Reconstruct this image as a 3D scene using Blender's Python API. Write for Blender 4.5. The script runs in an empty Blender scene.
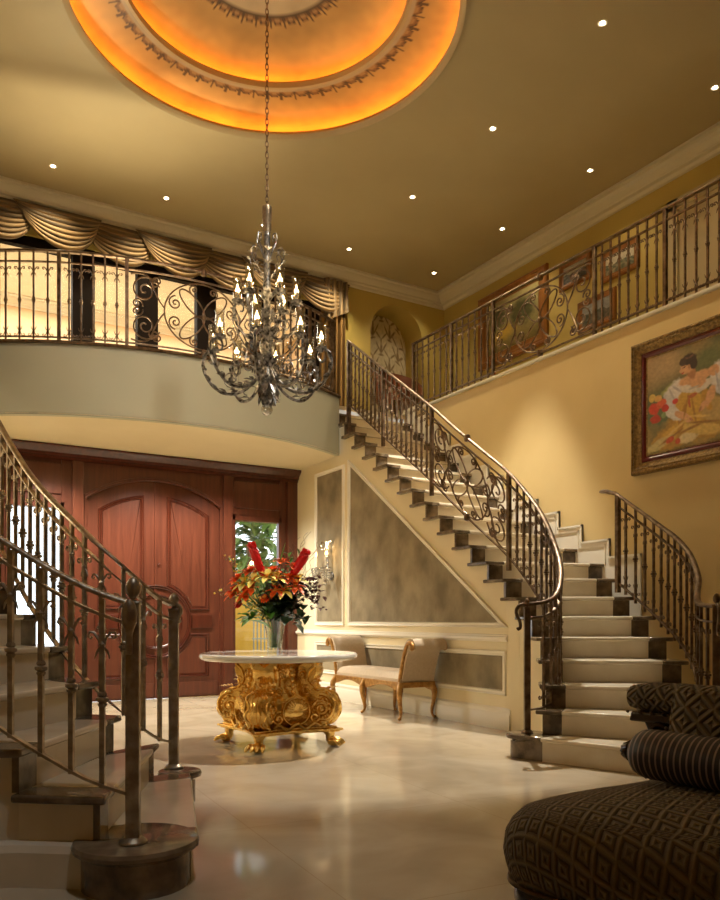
import bpy, bmesh, math, random
from math import sin, cos, pi, sqrt, atan2, radians
from mathutils import Vector, Matrix, noise
random.seed(7)
COL = bpy.context.scene.collection
SC = bpy.context.scene
YAW = radians(30.55)
FW = (sin(YAW), cos(YAW)); RT = (cos(YAW), -sin(YAW))
H2 = 3.784          # upper floor level
R = 0.172           # riser
CEIL = 6.05
AX, AY = 2.64, 6.00  # centre of the hall: dome, chandelier, table

# ------------------------------------------------------------------ materials
def newmat(name):
    m = bpy.data.materials.new(name); m.use_nodes = True
    return m, m.node_tree, m.node_tree.nodes['Principled BSDF']
def N(t, typ, **kw):
    n = t.nodes.new(typ)
    for k, v in kw.items():
        if k.startswith('i_'): n.inputs[k[2:].replace('_', ' ')].default_value = v
        else: setattr(n, k, v)
    return n
def c4(c): return (c[0], c[1], c[2], 1)
def mat(name, col, rough=.5, metal=0., col2=None, scale=5., detail=4., bump=0., bscale=60., stretch=(1, 1, 1), lo=.35, hi=.65, spec=.5, sheen=0., coat=0.):
    m, t, b = newmat(name)
    b.inputs['Roughness'].default_value = rough; b.inputs['Metallic'].default_value = metal
    b.inputs['Specular IOR Level'].default_value = spec
    if sheen: b.inputs['Sheen Weight'].default_value = sheen
    if coat: b.inputs['Coat Weight'].default_value = coat; b.inputs['Coat Roughness'].default_value = .1
    b.inputs['Base Color'].default_value = c4(col)
    tc = N(t, 'ShaderNodeTexCoord'); mp = N(t, 'ShaderNodeMapping'); mp.inputs['Scale'].default_value = stretch
    t.links.new(tc.outputs['Object'], mp.inputs['Vector'])
    if col2:
        nz = N(t, 'ShaderNodeTexNoise', i_Scale=scale, i_Detail=detail); t.links.new(mp.outputs[0], nz.inputs['Vector'])
        r = N(t, 'ShaderNodeValToRGB'); r.color_ramp.elements[0].position = lo; r.color_ramp.elements[1].position = hi
        r.color_ramp.elements[0].color = c4(col); r.color_ramp.elements[1].color = c4(col2)
        t.links.new(nz.outputs['Fac'], r.inputs[0]); t.links.new(r.outputs[0], b.inputs['Base Color'])
    if bump:
        nb = N(t, 'ShaderNodeTexNoise', i_Scale=bscale, i_Detail=3.); t.links.new(mp.outputs[0], nb.inputs['Vector'])
        bp = N(t, 'ShaderNodeBump', i_Strength=bump, i_Distance=.02)
        t.links.new(nb.outputs['Fac'], bp.inputs['Height']); t.links.new(bp.outputs[0], b.inputs['Normal'])
    return m
def colmat(name, rough=.5, metal=0., bump=0., bscale=80., spec=.5):
    m, t, b = newmat(name); a = N(t, 'ShaderNodeAttribute'); a.attribute_name = 'Col'
    t.links.new(a.outputs['Color'], b.inputs['Base Color']); b.inputs['Roughness'].default_value = rough; b.inputs['Metallic'].default_value = metal
    b.inputs['Specular IOR Level'].default_value = spec
    if bump:
        tc = N(t, 'ShaderNodeTexCoord'); nb = N(t, 'ShaderNodeTexNoise', i_Scale=bscale); t.links.new(tc.outputs['Object'], nb.inputs['Vector'])
        bp = N(t, 'ShaderNodeBump', i_Strength=bump, i_Distance=.01); t.links.new(nb.outputs['Fac'], bp.inputs['Height']); t.links.new(bp.outputs[0], b.inputs['Normal'])
    return m
def emat(name, col, s):
    m, t, b = newmat(name); b.inputs['Base Color'].default_value = c4(col)
    b.inputs['Emission Color'].default_value = c4(col); b.inputs['Emission Strength'].default_value = s
    return m
def glassmat(name, tint=(1, 1, 1), spec=.12):
    m, t, b = newmat(name); out = t.nodes['Material Output']
    tr = N(t, 'ShaderNodeBsdfTransparent'); tr.inputs[0].default_value = c4(tint)
    gl = N(t, 'ShaderNodeBsdfGlossy'); gl.inputs['Roughness'].default_value = .03
    lw = N(t, 'ShaderNodeLayerWeight', i_Blend=.35)
    mr = N(t, 'ShaderNodeMapRange'); mr.inputs['To Min'].default_value = spec; mr.inputs['To Max'].default_value = .75
    t.links.new(lw.outputs['Facing'], mr.inputs['Value'])
    mx = N(t, 'ShaderNodeMixShader'); t.links.new(mr.outputs[0], mx.inputs[0]); t.links.new(tr.outputs[0], mx.inputs[1]); t.links.new(gl.outputs[0], mx.inputs[2])
    t.links.new(mx.outputs[0], out.inputs['Surface'])
    return m

M = {}
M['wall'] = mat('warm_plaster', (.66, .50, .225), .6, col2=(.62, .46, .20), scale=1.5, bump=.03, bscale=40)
M['wall_up'] = mat('warm_lit_plaster', (.50, .385, .10), .6, col2=(.47, .36, .095), scale=1.5, bump=.03, bscale=40)  # same wall paint, colour deepened to imitate the warm light upstairs
M['ceil'] = mat('taupe_plaster', (.41, .335, .185), .5, col2=(.38, .31, .17), scale=1.2)
M['fascia'] = mat('cool_lit_cream_plaster', (.50, .50, .37), .6, col2=(.47, .47, .345), scale=1.5)  # cream paint tinted grey-green to imitate cool light on it
M['cream'] = mat('cream_plaster', (.80, .70, .46), .55, col2=(.77, .67, .43), scale=2)
M['white'] = mat('white_trim', (.82, .77, .64), .4)
M['crown'] = mat('crown_paint', (.64, .59, .46), .45)
M['panel'] = mat('suede_panel', (.17, .135, .078), .85, col2=(.36, .295, .18), scale=3.5, detail=10, stretch=(1, 1.1, .9), bump=.1, lo=.3, hi=.7)
M['bronze'] = mat('aged_bronze', (.085, .05, .025), .40, .7, col2=(.22, .15, .09), scale=14, bump=.15, bscale=50)
M['pewter'] = mat('worn_bronze_bar', (.25, .19, .125), .36, .75, col2=(.45, .38, .28), scale=18, bump=.15, bscale=50)
M['silver'] = mat('antique_silver', (.03, .028, .027), .36, .7, col2=(.36, .35, .34), scale=30)
M['gold'] = mat('gilded_wood', (1.0, .68, .22), .24, .95, col2=(.72, .42, .09), scale=16, detail=6, bump=.22, bscale=38, lo=.45, hi=.8)
M['giltwood'] = mat('honey_gilt_wood', (.50, .27, .07), .35, .4, col2=(.30, .14, .03), scale=25, bump=.1)
M['creamstone'] = mat('cream_marble', (.70, .62, .47), .18, col2=(.62, .53, .38), scale=4, detail=8)
M['darkstone'] = mat('brown_marble', (.085, .06, .036), .15, col2=(.26, .19, .115), scale=9, detail=9, lo=.38, hi=.72)
M['tabletop'] = mat('white_marble', (.78, .75, .68), .08, col2=(.68, .64, .56), scale=5, detail=8)
M['curtainwood'] = mat('dark_post_paint', (.010, .006, .004), .7, spec=.1)
M['carved'] = mat('dark_carved_wood', (.035, .014, .008), .25, coat=.5)
M['linen'] = mat('beige_linen', (.56, .44, .30), .8, col2=(.51, .40, .27), scale=40, bump=.1, bscale=200, sheen=.3)
M['ext_wall'] = mat('yellow_stucco', (.75, .42, .04), .8)
M['ext_ground'] = mat('outdoor_paving', (.55, .5, .42), .8)
M['leaf'] = mat('leaf_green', (.05, .16, .02), .4, col2=(.10, .25, .04), scale=20)
M['leaf_dark'] = mat('leaf_deep_green', (.012, .035, .012), .4, col2=(.03, .07, .02), scale=20)
M['leaf_light'] = mat('leaf_lime', (.10, .33, .03), .35, col2=(.16, .42, .05), scale=20)
M['leaf_burg'] = mat('leaf_burgundy', (.07, .012, .012), .5, col2=(.12, .03, .02), scale=20)
M['red'] = mat('ginger_red', (.75, .012, .015), .35)
M['orange'] = mat('petal_orange', (1., .24, .02), .5, col2=(.95, .09, .01), scale=20)
M['yellow'] = mat('petal_yellow', (1., .78, .08), .5, col2=(1., .85, .28), scale=20)
M['twig'] = mat('twig_brown', (.20, .10, .05), .7)
M['glass'] = glassmat('clear_glass')
M['chimney'] = glassmat('chimney_glass', (.98, .97, .93), .16)
M['pane'] = glassmat('window_glass', (.97, .98, .97), .04)
M['crystal'] = glassmat('cut_crystal', (.90, .92, .97), .38)
M['candle'] = mat('ivory_candle', (.85, .78, .6), .5)
M['flame'] = emat('lit_bulb', (1, .68, .34), 16)
M['spotlens'] = emat('lit_downlight', (1, .85, .6), 30)
M['cove'] = emat('cove_tube', (1, .33, .04), 26)
M['bluewhite'] = mat('pale_blue_enamel', (.25, .35, .6), .3)

# polished marble floor
def floor_mat():
    m, t, b = newmat('polished_floor_marble')
    tc = N(t, 'ShaderNodeTexCoord')
    n1 = N(t, 'ShaderNodeTexNoise', i_Scale=1.6, i_Detail=8., i_Distortion=1.2); t.links.new(tc.outputs['Object'], n1.inputs['Vector'])
    r = N(t, 'ShaderNodeValToRGB'); e = r.color_ramp.elements
    e[0].position = .35; e[0].color = (.47, .385, .26, 1); e[1].position = .68; e[1].color = (.60, .51, .37, 1)
    t.links.new(n1.outputs['Fac'], r.inputs[0])
    mp = N(t, 'ShaderNodeMapping'); mp.inputs['Rotation'].default_value = (0, 0, radians(4)); t.links.new(tc.outputs['Object'], mp.inputs['Vector'])
    br = N(t, 'ShaderNodeTexBrick', i_Scale=1., i_Mortar_Size=.0025, i_Brick_Width=1.2, i_Row_Height=1.2); br.offset = 0
    br.inputs['Color1'].default_value = (1, 1, 1, 1); br.inputs['Color2'].default_value = (.965, .96, .95, 1); br.inputs['Mortar'].default_value = (.82, .78, .72, 1)
    t.links.new(mp.outputs[0], br.inputs['Vector'])
    mx = N(t, 'ShaderNodeMix', data_type='RGBA', blend_type='MULTIPLY'); mx.inputs[0].default_value = 1
    t.links.new(r.outputs[0], mx.inputs[6]); t.links.new(br.outputs['Color'], mx.inputs[7]); t.links.new(mx.outputs[2], b.inputs['Base Color'])
    n2 = N(t, 'ShaderNodeTexNoise', i_Scale=3., i_Detail=3.); t.links.new(tc.outputs['Object'], n2.inputs['Vector'])
    mr = N(t, 'ShaderNodeMapRange'); mr.inputs['To Min'].default_value = .05; mr.inputs['To Max'].default_value = .16
    t.links.new(n2.outputs['Fac'], mr.inputs['Value']); t.links.new(mr.outputs[0], b.inputs['Roughness'])
    n3 = N(t, 'ShaderNodeTexNoise', i_Scale=2.2, i_Detail=2.); t.links.new(tc.outputs['Object'], n3.inputs['Vector'])
    bp = N(t, 'ShaderNodeBump', i_Strength=.06, i_Distance=.02); t.links.new(n3.outputs['Fac'], bp.inputs['Height']); t.links.new(bp.outputs[0], b.inputs['Normal'])
    return m
M['floor'] = floor_mat()

def wood_mat(name, a, c, rough=.28):
    m, t, b = newmat(name); tc = N(t, 'ShaderNodeTexCoord')
    mp = N(t, 'ShaderNodeMapping'); mp.inputs['Scale'].default_value = (14, 14, .9); t.links.new(tc.outputs['Object'], mp.inputs['Vector'])
    nz = N(t, 'ShaderNodeTexNoise', i_Scale=1.5, i_Detail=6., i_Distortion=.6); t.links.new(mp.outputs[0], nz.inputs['Vector'])
    r = N(t, 'ShaderNodeValToRGB'); e = r.color_ramp.elements; e[0].position = .3; e[1].position = .72; e[0].color = c4(a); e[1].color = c4(c)
    t.links.new(nz.outputs['Fac'], r.inputs[0]); t.links.new(r.outputs[0], b.inputs['Base Color']); b.inputs['Roughness'].default_value = rough
    return m
M['wood'] = wood_mat('mahogany', (.070, .019, .010), (.118, .033, .017))
M['wood_dark'] = wood_mat('mahogany_moulding', (.045, .010, .005), (.08, .018, .009), .22)
M['framewood'] = wood_mat('picture_frame_wood', (.20, .07, .012), (.33, .14, .03), .35)
M['goldframe'] = mat('aged_gold_frame', (.13, .075, .02), .4, .6, col2=(.32, .20, .06), scale=40, bump=.6, bscale=70)
M['redframe'] = mat('oxblood_lacquer', (.10, .008, .006), .25)

# upholstery: raised diamond pattern from the UV layer
def diamond_mat():
    m, t, b = newmat('diamond_chenille')
    uv = N(t, 'ShaderNodeUVMap'); sep = N(t, 'ShaderNodeSeparateXYZ'); t.links.new(uv.outputs[0], sep.inputs[0])
    def mth(op, a, bb=None, c=None):
        n = N(t, 'ShaderNodeMath', operation=op)
        for i, v in enumerate((a, bb, c)):
            if v is None: continue
            if isinstance(v, (int, float)): n.inputs[i].default_value = v
            else: t.links.new(v, n.inputs[i])
        return n.outputs[0]
    x = mth('MULTIPLY', sep.outputs[0], 14.); y = mth('MULTIPLY', sep.outputs[1], 10.)
    p = mth('FRACT', mth('ADD', x, y)); q = mth('FRACT', mth('SUBTRACT', x, y))
    dp = mth('ABSOLUTE', mth('SUBTRACT', p, .5)); dq = mth('ABSOLUTE', mth('SUBTRACT', q, .5))
    d = mth('MAXIMUM', dp, dq)                       # 0 in the middle of a diamond, .5 on its edge
    ring = mth('PINGPONG', mth('MULTIPLY', d, 3.1), .5)
    r = N(t, 'ShaderNodeValToRGB'); e = r.color_ramp.elements
    e[0].position = .0; e[0].color = (.085, .055, .02, 1); e[1].position = .9; e[1].color = (.33, .25, .12, 1)
    k = mth('MULTIPLY', ring, 2.); t.links.new(k, r.inputs[0]); t.links.new(r.outputs[0], b.inputs['Base Color'])
    b.inputs['Roughness'].default_value = .75; b.inputs['Sheen Weight'].default_value = .25
    nz = N(t, 'ShaderNodeTexNoise', i_Scale=300.); t.links.new(uv.outputs[0], nz.inputs['Vector'])
    hsum = mth('ADD', k, mth('MULTIPLY', nz.outputs['Fac'], .3))
    bp = N(t, 'ShaderNodeBump', i_Strength=1., i_Distance=.02); t.links.new(hsum, bp.inputs['Height']); t.links.new(bp.outputs[0], b.inputs['Normal'])
    return m
M['diamond'] = diamond_mat()
def stripe_mat():
    m, t, b = newmat('ribbed_black_velvet')
    uv = N(t, 'ShaderNodeUVMap'); sep = N(t, 'ShaderNodeSeparateXYZ'); t.links.new(uv.outputs[0], sep.inputs[0])
    a = N(t, 'ShaderNodeMath', operation='MULTIPLY'); a.inputs[1].default_value = 50.; t.links.new(sep.outputs[0], a.inputs[0])
    f = N(t, 'ShaderNodeMath', operation='FRACT'); t.links.new(a.outputs[0], f.inputs[0])
    r = N(t, 'ShaderNodeValToRGB'); e = r.color_ramp.elements; e[0].position = .68; e[0].color = (.007, .004, .005, 1); e[1].position = .74; e[1].color = (.30, .23, .20, 1)
    t.links.new(f.outputs[0], r.inputs[0]); t.links.new(r.outputs[0], b.inputs['Base Color']); b.inputs['Roughness'].default_value = .45
    return m
M['stripe'] = stripe_mat()
M['satin'] = colmat('striped_satin', .58, .0, spec=.3)
M['paint'] = colmat('oil_paint', .45, 0, .25, 90)
M['fresco'] = colmat('painted_plaster', .7)
M['domepaint'] = colmat('gilded_dome_plaster', .55, 0, .1, 12)

# ------------------------------------------------------------------ mesh builder (world coordinates)
def vsub(a, b): return (a[0]-b[0], a[1]-b[1], a[2]-b[2])
class MB:
    def __init__(s): s.v = []; s.f = []; s.c = None; s.uv = None
    def add(s, vs, fs):
        o = len(s.v); s.v += [tuple(p) for p in vs]; s.f += [tuple(o+i for i in f) for f in fs]; return s
    def box(s, x0, x1, y0, y1, z0, z1):
        return s.add([(x0,y0,z0),(x1,y0,z0),(x1,y1,z0),(x0,y1,z0),(x0,y0,z1),(x1,y0,z1),(x1,y1,z1),(x0,y1,z1)],
                     [(0,3,2,1),(4,5,6,7),(0,1,5,4),(1,2,6,5),(2,3,7,6),(3,0,4,7)])
    def obox(s, c, sx, sy, sz, rz=0.):   # c = bottom centre
        ca, sa = cos(rz), sin(rz); pts = []
        for z in (c[2], c[2]+sz):
            for dx, dy in ((-1,-1),(1,-1),(1,1),(-1,1)):
                x, y = dx*sx/2, dy*sy/2; pts.append((c[0]+x*ca-y*sa, c[1]+x*sa+y*ca, z))
        return s.add(pts, [(0,3,2,1),(4,5,6,7),(0,1,5,4),(1,2,6,5),(2,3,7,6),(3,0,4,7)])
    def prism(s, poly, z0, z1, fn=None):
        n = len(poly); fn = fn or (lambda a, b, c: (a, b, c))
        vs = [fn(p[0], p[1], z0) for p in poly] + [fn(p[0], p[1], z1) for p in poly]
        return s.add(vs, [tuple(reversed(range(n))), tuple(range(n, 2*n))] + [(i, (i+1) % n, n+(i+1) % n, n+i) for i in range(n)])
    def lathe(s, prof, c=(0, 0, 0), seg=16, fn=None, mod=None, ring=False):
        vs = []; n = len(prof)
        for k in range(seg):
            a = 2*pi*k/seg
            for r, z in prof:
                rr = r*(mod(a, z) if mod else 1)
                p = (c[0]+rr*cos(a), c[1]+rr*sin(a), c[2]+z); vs.append(fn(p) if fn else p)
        fs = [(k*n+i, ((k+1) % seg)*n+i, ((k+1) % seg)*n+i+1, k*n+i+1) for k in range(seg) for i in range(n-1)]
        if ring: fs += [(k*n+n-1, ((k+1) % seg)*n+n-1, ((k+1) % seg)*n, k*n) for k in range(seg)]
        if not ring and prof[0][0] > 1e-5: fs.append(tuple(reversed([k*n for k in range(seg)])))
        if not ring and prof[-1][0] > 1e-5: fs.append(tuple(k*n+n-1 for k in range(seg)))
        return s.add(vs, fs)
    def tube(s, pts, r, seg=6, closed=False, flat=None):
        pts = [Vector(p) for p in pts]; n = len(pts)
        if n < 2: return s
        T = []
        for i in range(n):
            a = pts[(i-1) % n] if (closed or i > 0) else pts[i]; b = pts[(i+1) % n] if (closed or i < n-1) else pts[i]
            d = b-a; T.append(d.normalized() if d.length > 1e-9 else (T[-1] if T else Vector((0, 0, 1))))
        u = T[0].orthogonal().normalized()
        if flat is not None:
            u = Vector(flat)-T[0]*T[0].dot(Vector(flat)); u.normalize()
        vs = []
        for i in range(n):
            if flat is not None:
                uu = Vector(flat)-T[i]*T[i].dot(Vector(flat))
                if uu.length > 1e-4: u = uu.normalized()
            else:
                u = (u-T[i]*u.dot(T[i])); u = u.normalized() if u.length > 1e-6 else T[i].orthogonal().normalized()
            w = T[i].cross(u); rr = r[i] if isinstance(r, (list, tuple)) else r
            for k in range(seg):
                a = 2*pi*(k+.5)/seg; vs.append(tuple(pts[i]+u*(rr*cos(a))+w*(rr*sin(a))))
        m = n if closed else n-1
        fs = [(i*seg+k, i*seg+(k+1) % seg, ((i+1) % n)*seg+(k+1) % seg, ((i+1) % n)*seg+k) for i in range(m) for k in range(seg)]
        if not closed: fs += [tuple(reversed(range(seg))), tuple((n-1)*seg+k for k in range(seg))]
        return s.add(vs, fs)
    def sweep(s, pts, prof, closed=False):   # prof in (side, up); frame keeps up vertical
        n = len(pts); k = len(prof); vs = []
        for i in range(n):
            a = pts[(i-1) % n] if (closed or i > 0) else pts[i]; b = pts[(i+1) % n] if (closed or i < n-1) else pts[i]
            dx, dy = b[0]-a[0], b[1]-a[1]; L = sqrt(dx*dx+dy*dy) or 1; nx, ny = dy/L, -dx/L
            sc = 1.
            if 0 < i < n-1 or closed:     # mitre
                d1 = (pts[i][0]-a[0], pts[i][1]-a[1]); l1 = sqrt(d1[0]**2+d1[1]**2) or 1
                cc = (d1[0]*dx+d1[1]*dy)/(l1*L); sc = 1/max(.35, cc)
            for (u, w) in prof: vs.append((pts[i][0]+nx*u*sc, pts[i][1]+ny*u*sc, pts[i][2]+w))
        m = n if closed else n-1
        fs = [(i*k+j, i*k+(j+1) % k, ((i+1) % n)*k+(j+1) % k, ((i+1) % n)*k+j) for i in range(m) for j in range(k)]
        if not closed: fs += [tuple(reversed(range(k))), tuple((n-1)*k+j for j in range(k))]
        return s.add(vs, fs)
    def ball(s, c, r, seg=12, rings=8, rot=None):
        if isinstance(r, (int, float)): r = (r, r, r)
        vs = []; c = Vector(c)
        for i in range(rings+1):
            ph = pi*i/rings
            for k in range(seg):
                a = 2*pi*k/seg; p = Vector((r[0]*sin(ph)*cos(a), r[1]*sin(ph)*sin(a), r[2]*cos(ph)))
                if rot: p = rot @ p
                vs.append(tuple(c+p))
        return s.add(vs, [(i*seg+k, (i+1)*seg+k, (i+1)*seg+(k+1) % seg, i*seg+(k+1) % seg) for i in range(rings) for k in range(seg)])
    def grid(s, fn, nu, nv, thick=None, col=None, uvf=None):
        o = len(s.v); P = [[Vector(fn(i/nu, j/nv)) for j in range(nv+1)] for i in range(nu+1)]
        vs = [tuple(P[i][j]) for i in range(nu+1) for j in range(nv+1)]
        fs = [(i*(nv+1)+j, (i+1)*(nv+1)+j, (i+1)*(nv+1)+j+1, i*(nv+1)+j+1) for i in range(nu) for j in range(nv)]
        if col:
            if s.c is None: s.c = [(1, 1, 1)]*o
            s.c += [col(i/nu, j/nv) for i in range(nu+1) for j in range(nv+1)]
        if uvf:
            if s.uv is None: s.uv = [(0, 0)]*o
            s.uv += [uvf(i/nu, j/nv) for i in range(nu+1) for j in range(nv+1)]
        if thick:
            off = []
            for i in range(nu+1):
                for j in range(nv+1):
                    a = P[min(i+1, nu)][j]-P[max(i-1, 0)][j]; b = P[i][min(j+1, nv)]-P[i][max(j-1, 0)]; nn = a.cross(b)
                    nn = nn.normalized() if nn.length > 1e-9 else Vector((0, 0, 1)); off.append(tuple(P[i][j]-nn*thick))
            q = len(vs); vs += off; fs += [tuple(q+x for x in reversed(f)) for f in fs]
            def e(i, j): return i*(nv+1)+j
            bd = [(e(i, 0), e(i+1, 0)) for i in range(nu)]+[(e(nu, j), e(nu, j+1)) for j in range(nv)]+[(e(i+1, nv), e(i, nv)) for i in range(nu)]+[(e(0, j+1), e(0, j)) for j in range(nv)]
            fs += [(b_, a_, a_+q, b_+q) for a_, b_ in bd]
            if col: s.c += s.c[o:o+q]
            if uvf: s.uv += s.uv[o:o+q]
        return s.add(vs, fs)
    def mesh(s, name, material, org=(0, 0, 0), smooth=40, weld=True):
        me = bpy.data.meshes.new(name); me.from_pydata([vsub(p, org) for p in s.v], [], [f for f in s.f if len(set(f)) > 2])
        if s.c is not None:
            cc = s.c+[(1, 1, 1)]*(len(s.v)-len(s.c)); at = me.color_attributes.new('Col', 'FLOAT_COLOR', 'POINT')
            for i, c in enumerate(cc): at.data[i].color = (c[0], c[1], c[2], 1)
        if s.uv is not None:
            uu = s.uv+[(0, 0)]*(len(s.v)-len(s.uv)); L = me.uv_layers.new(name='UVMap')
            for lp in me.loops: L.data[lp.index].uv = uu[lp.vertex_index]
        bm = bmesh.new(); bm.from_mesh(me)
        if weld and s.uv is None: bmesh.ops.remove_doubles(bm, verts=bm.verts, dist=1e-5)
        bmesh.ops.recalc_face_normals(bm, faces=bm.faces); bm.to_mesh(me); bm.free()
        if smooth:
            me.shade_smooth(); me.set_sharp_from_angle(angle=radians(smooth))
        me.materials.append(material); me.update(); return me
    def build(s, name, material, parent=None, smooth=40, bevel=0, weld=True):
        org = tuple(parent['_o']) if parent is not None and '_o' in parent else (0, 0, 0)
        o = bpy.data.objects.new(name, s.mesh(name, material, org, smooth, weld)); COL.objects.link(o); o['_o'] = org
        if parent is not None:
            o.parent = parent
        if bevel:
            b = o.modifiers.new('Bevel', 'BEVEL'); b.width = bevel; b.segments = 2; b.limit_method = 'ANGLE'
        return o
def thing(name, label, cat, loc=(0, 0, 0), group=None):
    o = bpy.data.objects.new(name, None); COL.objects.link(o); o.location = loc; o['_o'] = tuple(loc)
    o.empty_display_size = .1; o['label'] = label; o['category'] = cat
    if group: o['group'] = group
    return o
def tag(o, label, cat, group=None, kind=None):
    if label: o['label'] = label
    if cat: o['category'] = cat
    if group: o['group'] = group
    if kind: o['kind'] = kind
    return o
def single(mb, name, material, label, cat, group=None, **kw):   # a thing that is one mesh, with its origin on it
    xs = [p[0] for p in mb.v]; ys = [p[1] for p in mb.v]; zs = [p[2] for p in mb.v]
    org = ((min(xs)+max(xs))/2, (min(ys)+max(ys))/2, min(zs))
    o = bpy.data.objects.new(name, mb.mesh(name, material, org, kw.get('smooth', 40))); COL.objects.link(o); o.location = org; o['_o'] = org
    return tag(o, label, cat, group)
def struct(mb, name, material, smooth=40, bevel=0):
    o = mb.build(name, material, None, smooth, bevel); o['kind'] = 'structure'; return o
def inst(proto_mesh, name, parent, loc, rz=0, label=None):
    o = bpy.data.objects.new(name, proto_mesh); COL.objects.link(o); p = parent['_o']; o.parent = parent
    o.location = vsub(loc, p); o.rotation_euler = (0, 0, rz); o['_o'] = tuple(loc)
    if label: o['label'] = label
    return o
def copy_tree(o, parent=None):
    c = o.copy(); COL.objects.link(c); c.parent = parent
    for ch in list(o.children): copy_tree(ch, c)
    return c
def lerp(a, b, t): return a+(b-a)*t
def lerp2(a, b, t): return (a[0]+(b[0]-a[0])*t, a[1]+(b[1]-a[1])*t)
def interp(tab, x):
    if x <= tab[0][0]: return tab[0][1]
    for (a, b), (c, d) in zip(tab, tab[1:]):
        if x <= c: return b+(d-b)*(x-a)/(c-a)
    return tab[-1][1]
def catmull(pts, n=6):
    out = []; m = len(pts)
    for i in range(m-1):
        p0 = pts[max(i-1, 0)]; p1 = pts[i]; p2 = pts[i+1]; p3 = pts[min(i+2, m-1)]
        for k in range(n):
            t = k/n; out.append(tuple(.5*((2*b)+(-a+c)*t+(2*a-5*b+4*c-d)*t*t+(-a+3*b-3*c+d)*t**3) for a, b, c, d in zip(p0, p1, p2, p3)))
    out.append(tuple(pts[-1])); return out
def spiral(cx, cy, r0, a0, turns, d=1, n=26, r1=.12):
    return [(cx+r*cos(a), cy+r*sin(a)) for r, a in ((r0*(1-(1-r1)*(i/n)**.85), a0+d*turns*2*pi*i/n) for i in range(n+1))]

# ------------------------------------------------------------------ staircase plans (nose ends of each step: P inner side, Q outer side)
XI, XW, XU, XL = 4.72, 5.93, 7.35, -.68
YB, YU, YF = 9.78, 9.86, -2.6
def straight(x, i0, y0, i1): return [(x, y0+(i-i0)*.2475) for i in range(i0, i1+1)]
PR = [(3.82, 4.24), (4.00, 4.23), (4.13, 4.32), (4.305, 4.52), (4.50, 4.75), (4.62, 4.98), (4.69, 5.20), (4.72, 5.42)] + straight(XI, 9, 5.65, 22)
QR = [(4.27, 2.93), (4.60, 3.25), (4.92, 3.55), (5.16, 3.85), (5.34, 4.12), (5.45, 4.38), (5.52, 4.64), (5.60, 4.92), (XW, 5.33), (XW, 5.68), (XW, 6.0), (XW, 6.32)] + straight(XW, 13, 6.64, 22)
PL = [(1.37, 4.14), (1.19, 4.127), (.965, 4.02), (.87, 4.11), (.80, 4.48), (.72, 4.86), (.62, 4.97), (.56, 5.2)] + straight(.5, 9, 5.65, 22)
QL = [(.98, 2.87), (.66, 2.98), (.40, 3.17), (.12, 3.30), (-.12, 3.5), (-.30, 3.75), (-.42, 4.05), (-.5, 4.4), (XL, 4.9), (XL, 5.3), (XL, 5.75), (XL, 6.2)] + straight(XL, 13, 6.64, 22)

# ------------------------------------------------------------------ the setting
struct(MB().box(XL-.2, XU+.2, YF-.2, YB+.35, -.12, 0), 'floor', M['floor'], smooth=0)

# ceiling with a round opening
OPEN = 1.62
def ceiling():
    b = MB(); seg = 96; vs = []; x0, x1, y0, y1 = XL-.2, XU+.2, YF-.2, YU+.2
    for k in range(seg):
        a = 2*pi*k/seg; ca, sa = cos(a), sin(a)
        t = min(((x1-AX)/ca) if ca > 1e-9 else 1e9, ((x0-AX)/ca) if ca < -1e-9 else 1e9, ((y1-AY)/sa) if sa > 1e-9 else 1e9, ((y0-AY)/sa) if sa < -1e-9 else 1e9)
        for z in (CEIL, CEIL+.015):
            vs += [(AX+OPEN*ca, AY+OPEN*sa, z), (AX+t*ca, AY+t*sa, z)]
    fs = []
    for k in range(seg):
        n = (k+1) % seg; a, c = 4*k, 4*n
        fs += [(a, a+1, c+1, c), (a+2, c+2, c+3, a+3), (a, c, c+2, a+2)]
    # corners
    o = len(vs); vs += [(x, y, CEIL) for x, y in ((x0, y0), (x1, y0), (x1, y1), (x0, y1))]
    b.add(vs, fs)
    b.box(x0-1.5, x1+1.5, y0-1.5, y1+4, CEIL+.9, CEIL+1.0)
    return struct(b, 'ceiling', M['ceil'])
ceiling()
# corner fillers of the ceiling plane (the fan above leaves small gaps at the rectangle's corners)
b = MB()
for x, y in ((XL-.2, YF-.2), (XU+.2, YF-.2), (XU+.2, YU+.2), (XL-.2, YU+.2)):
    sx = 1 if x < AX else -1; sy = 1 if y < AY else -1
    b.box(min(x, x+sx*.9), max(x, x+sx*.9), min(y, y+sy*.9), max(y, y+sy*.9), CEIL+.004, CEIL+.014)
struct(b, 'ceiling_corner', M['ceil'])

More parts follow.
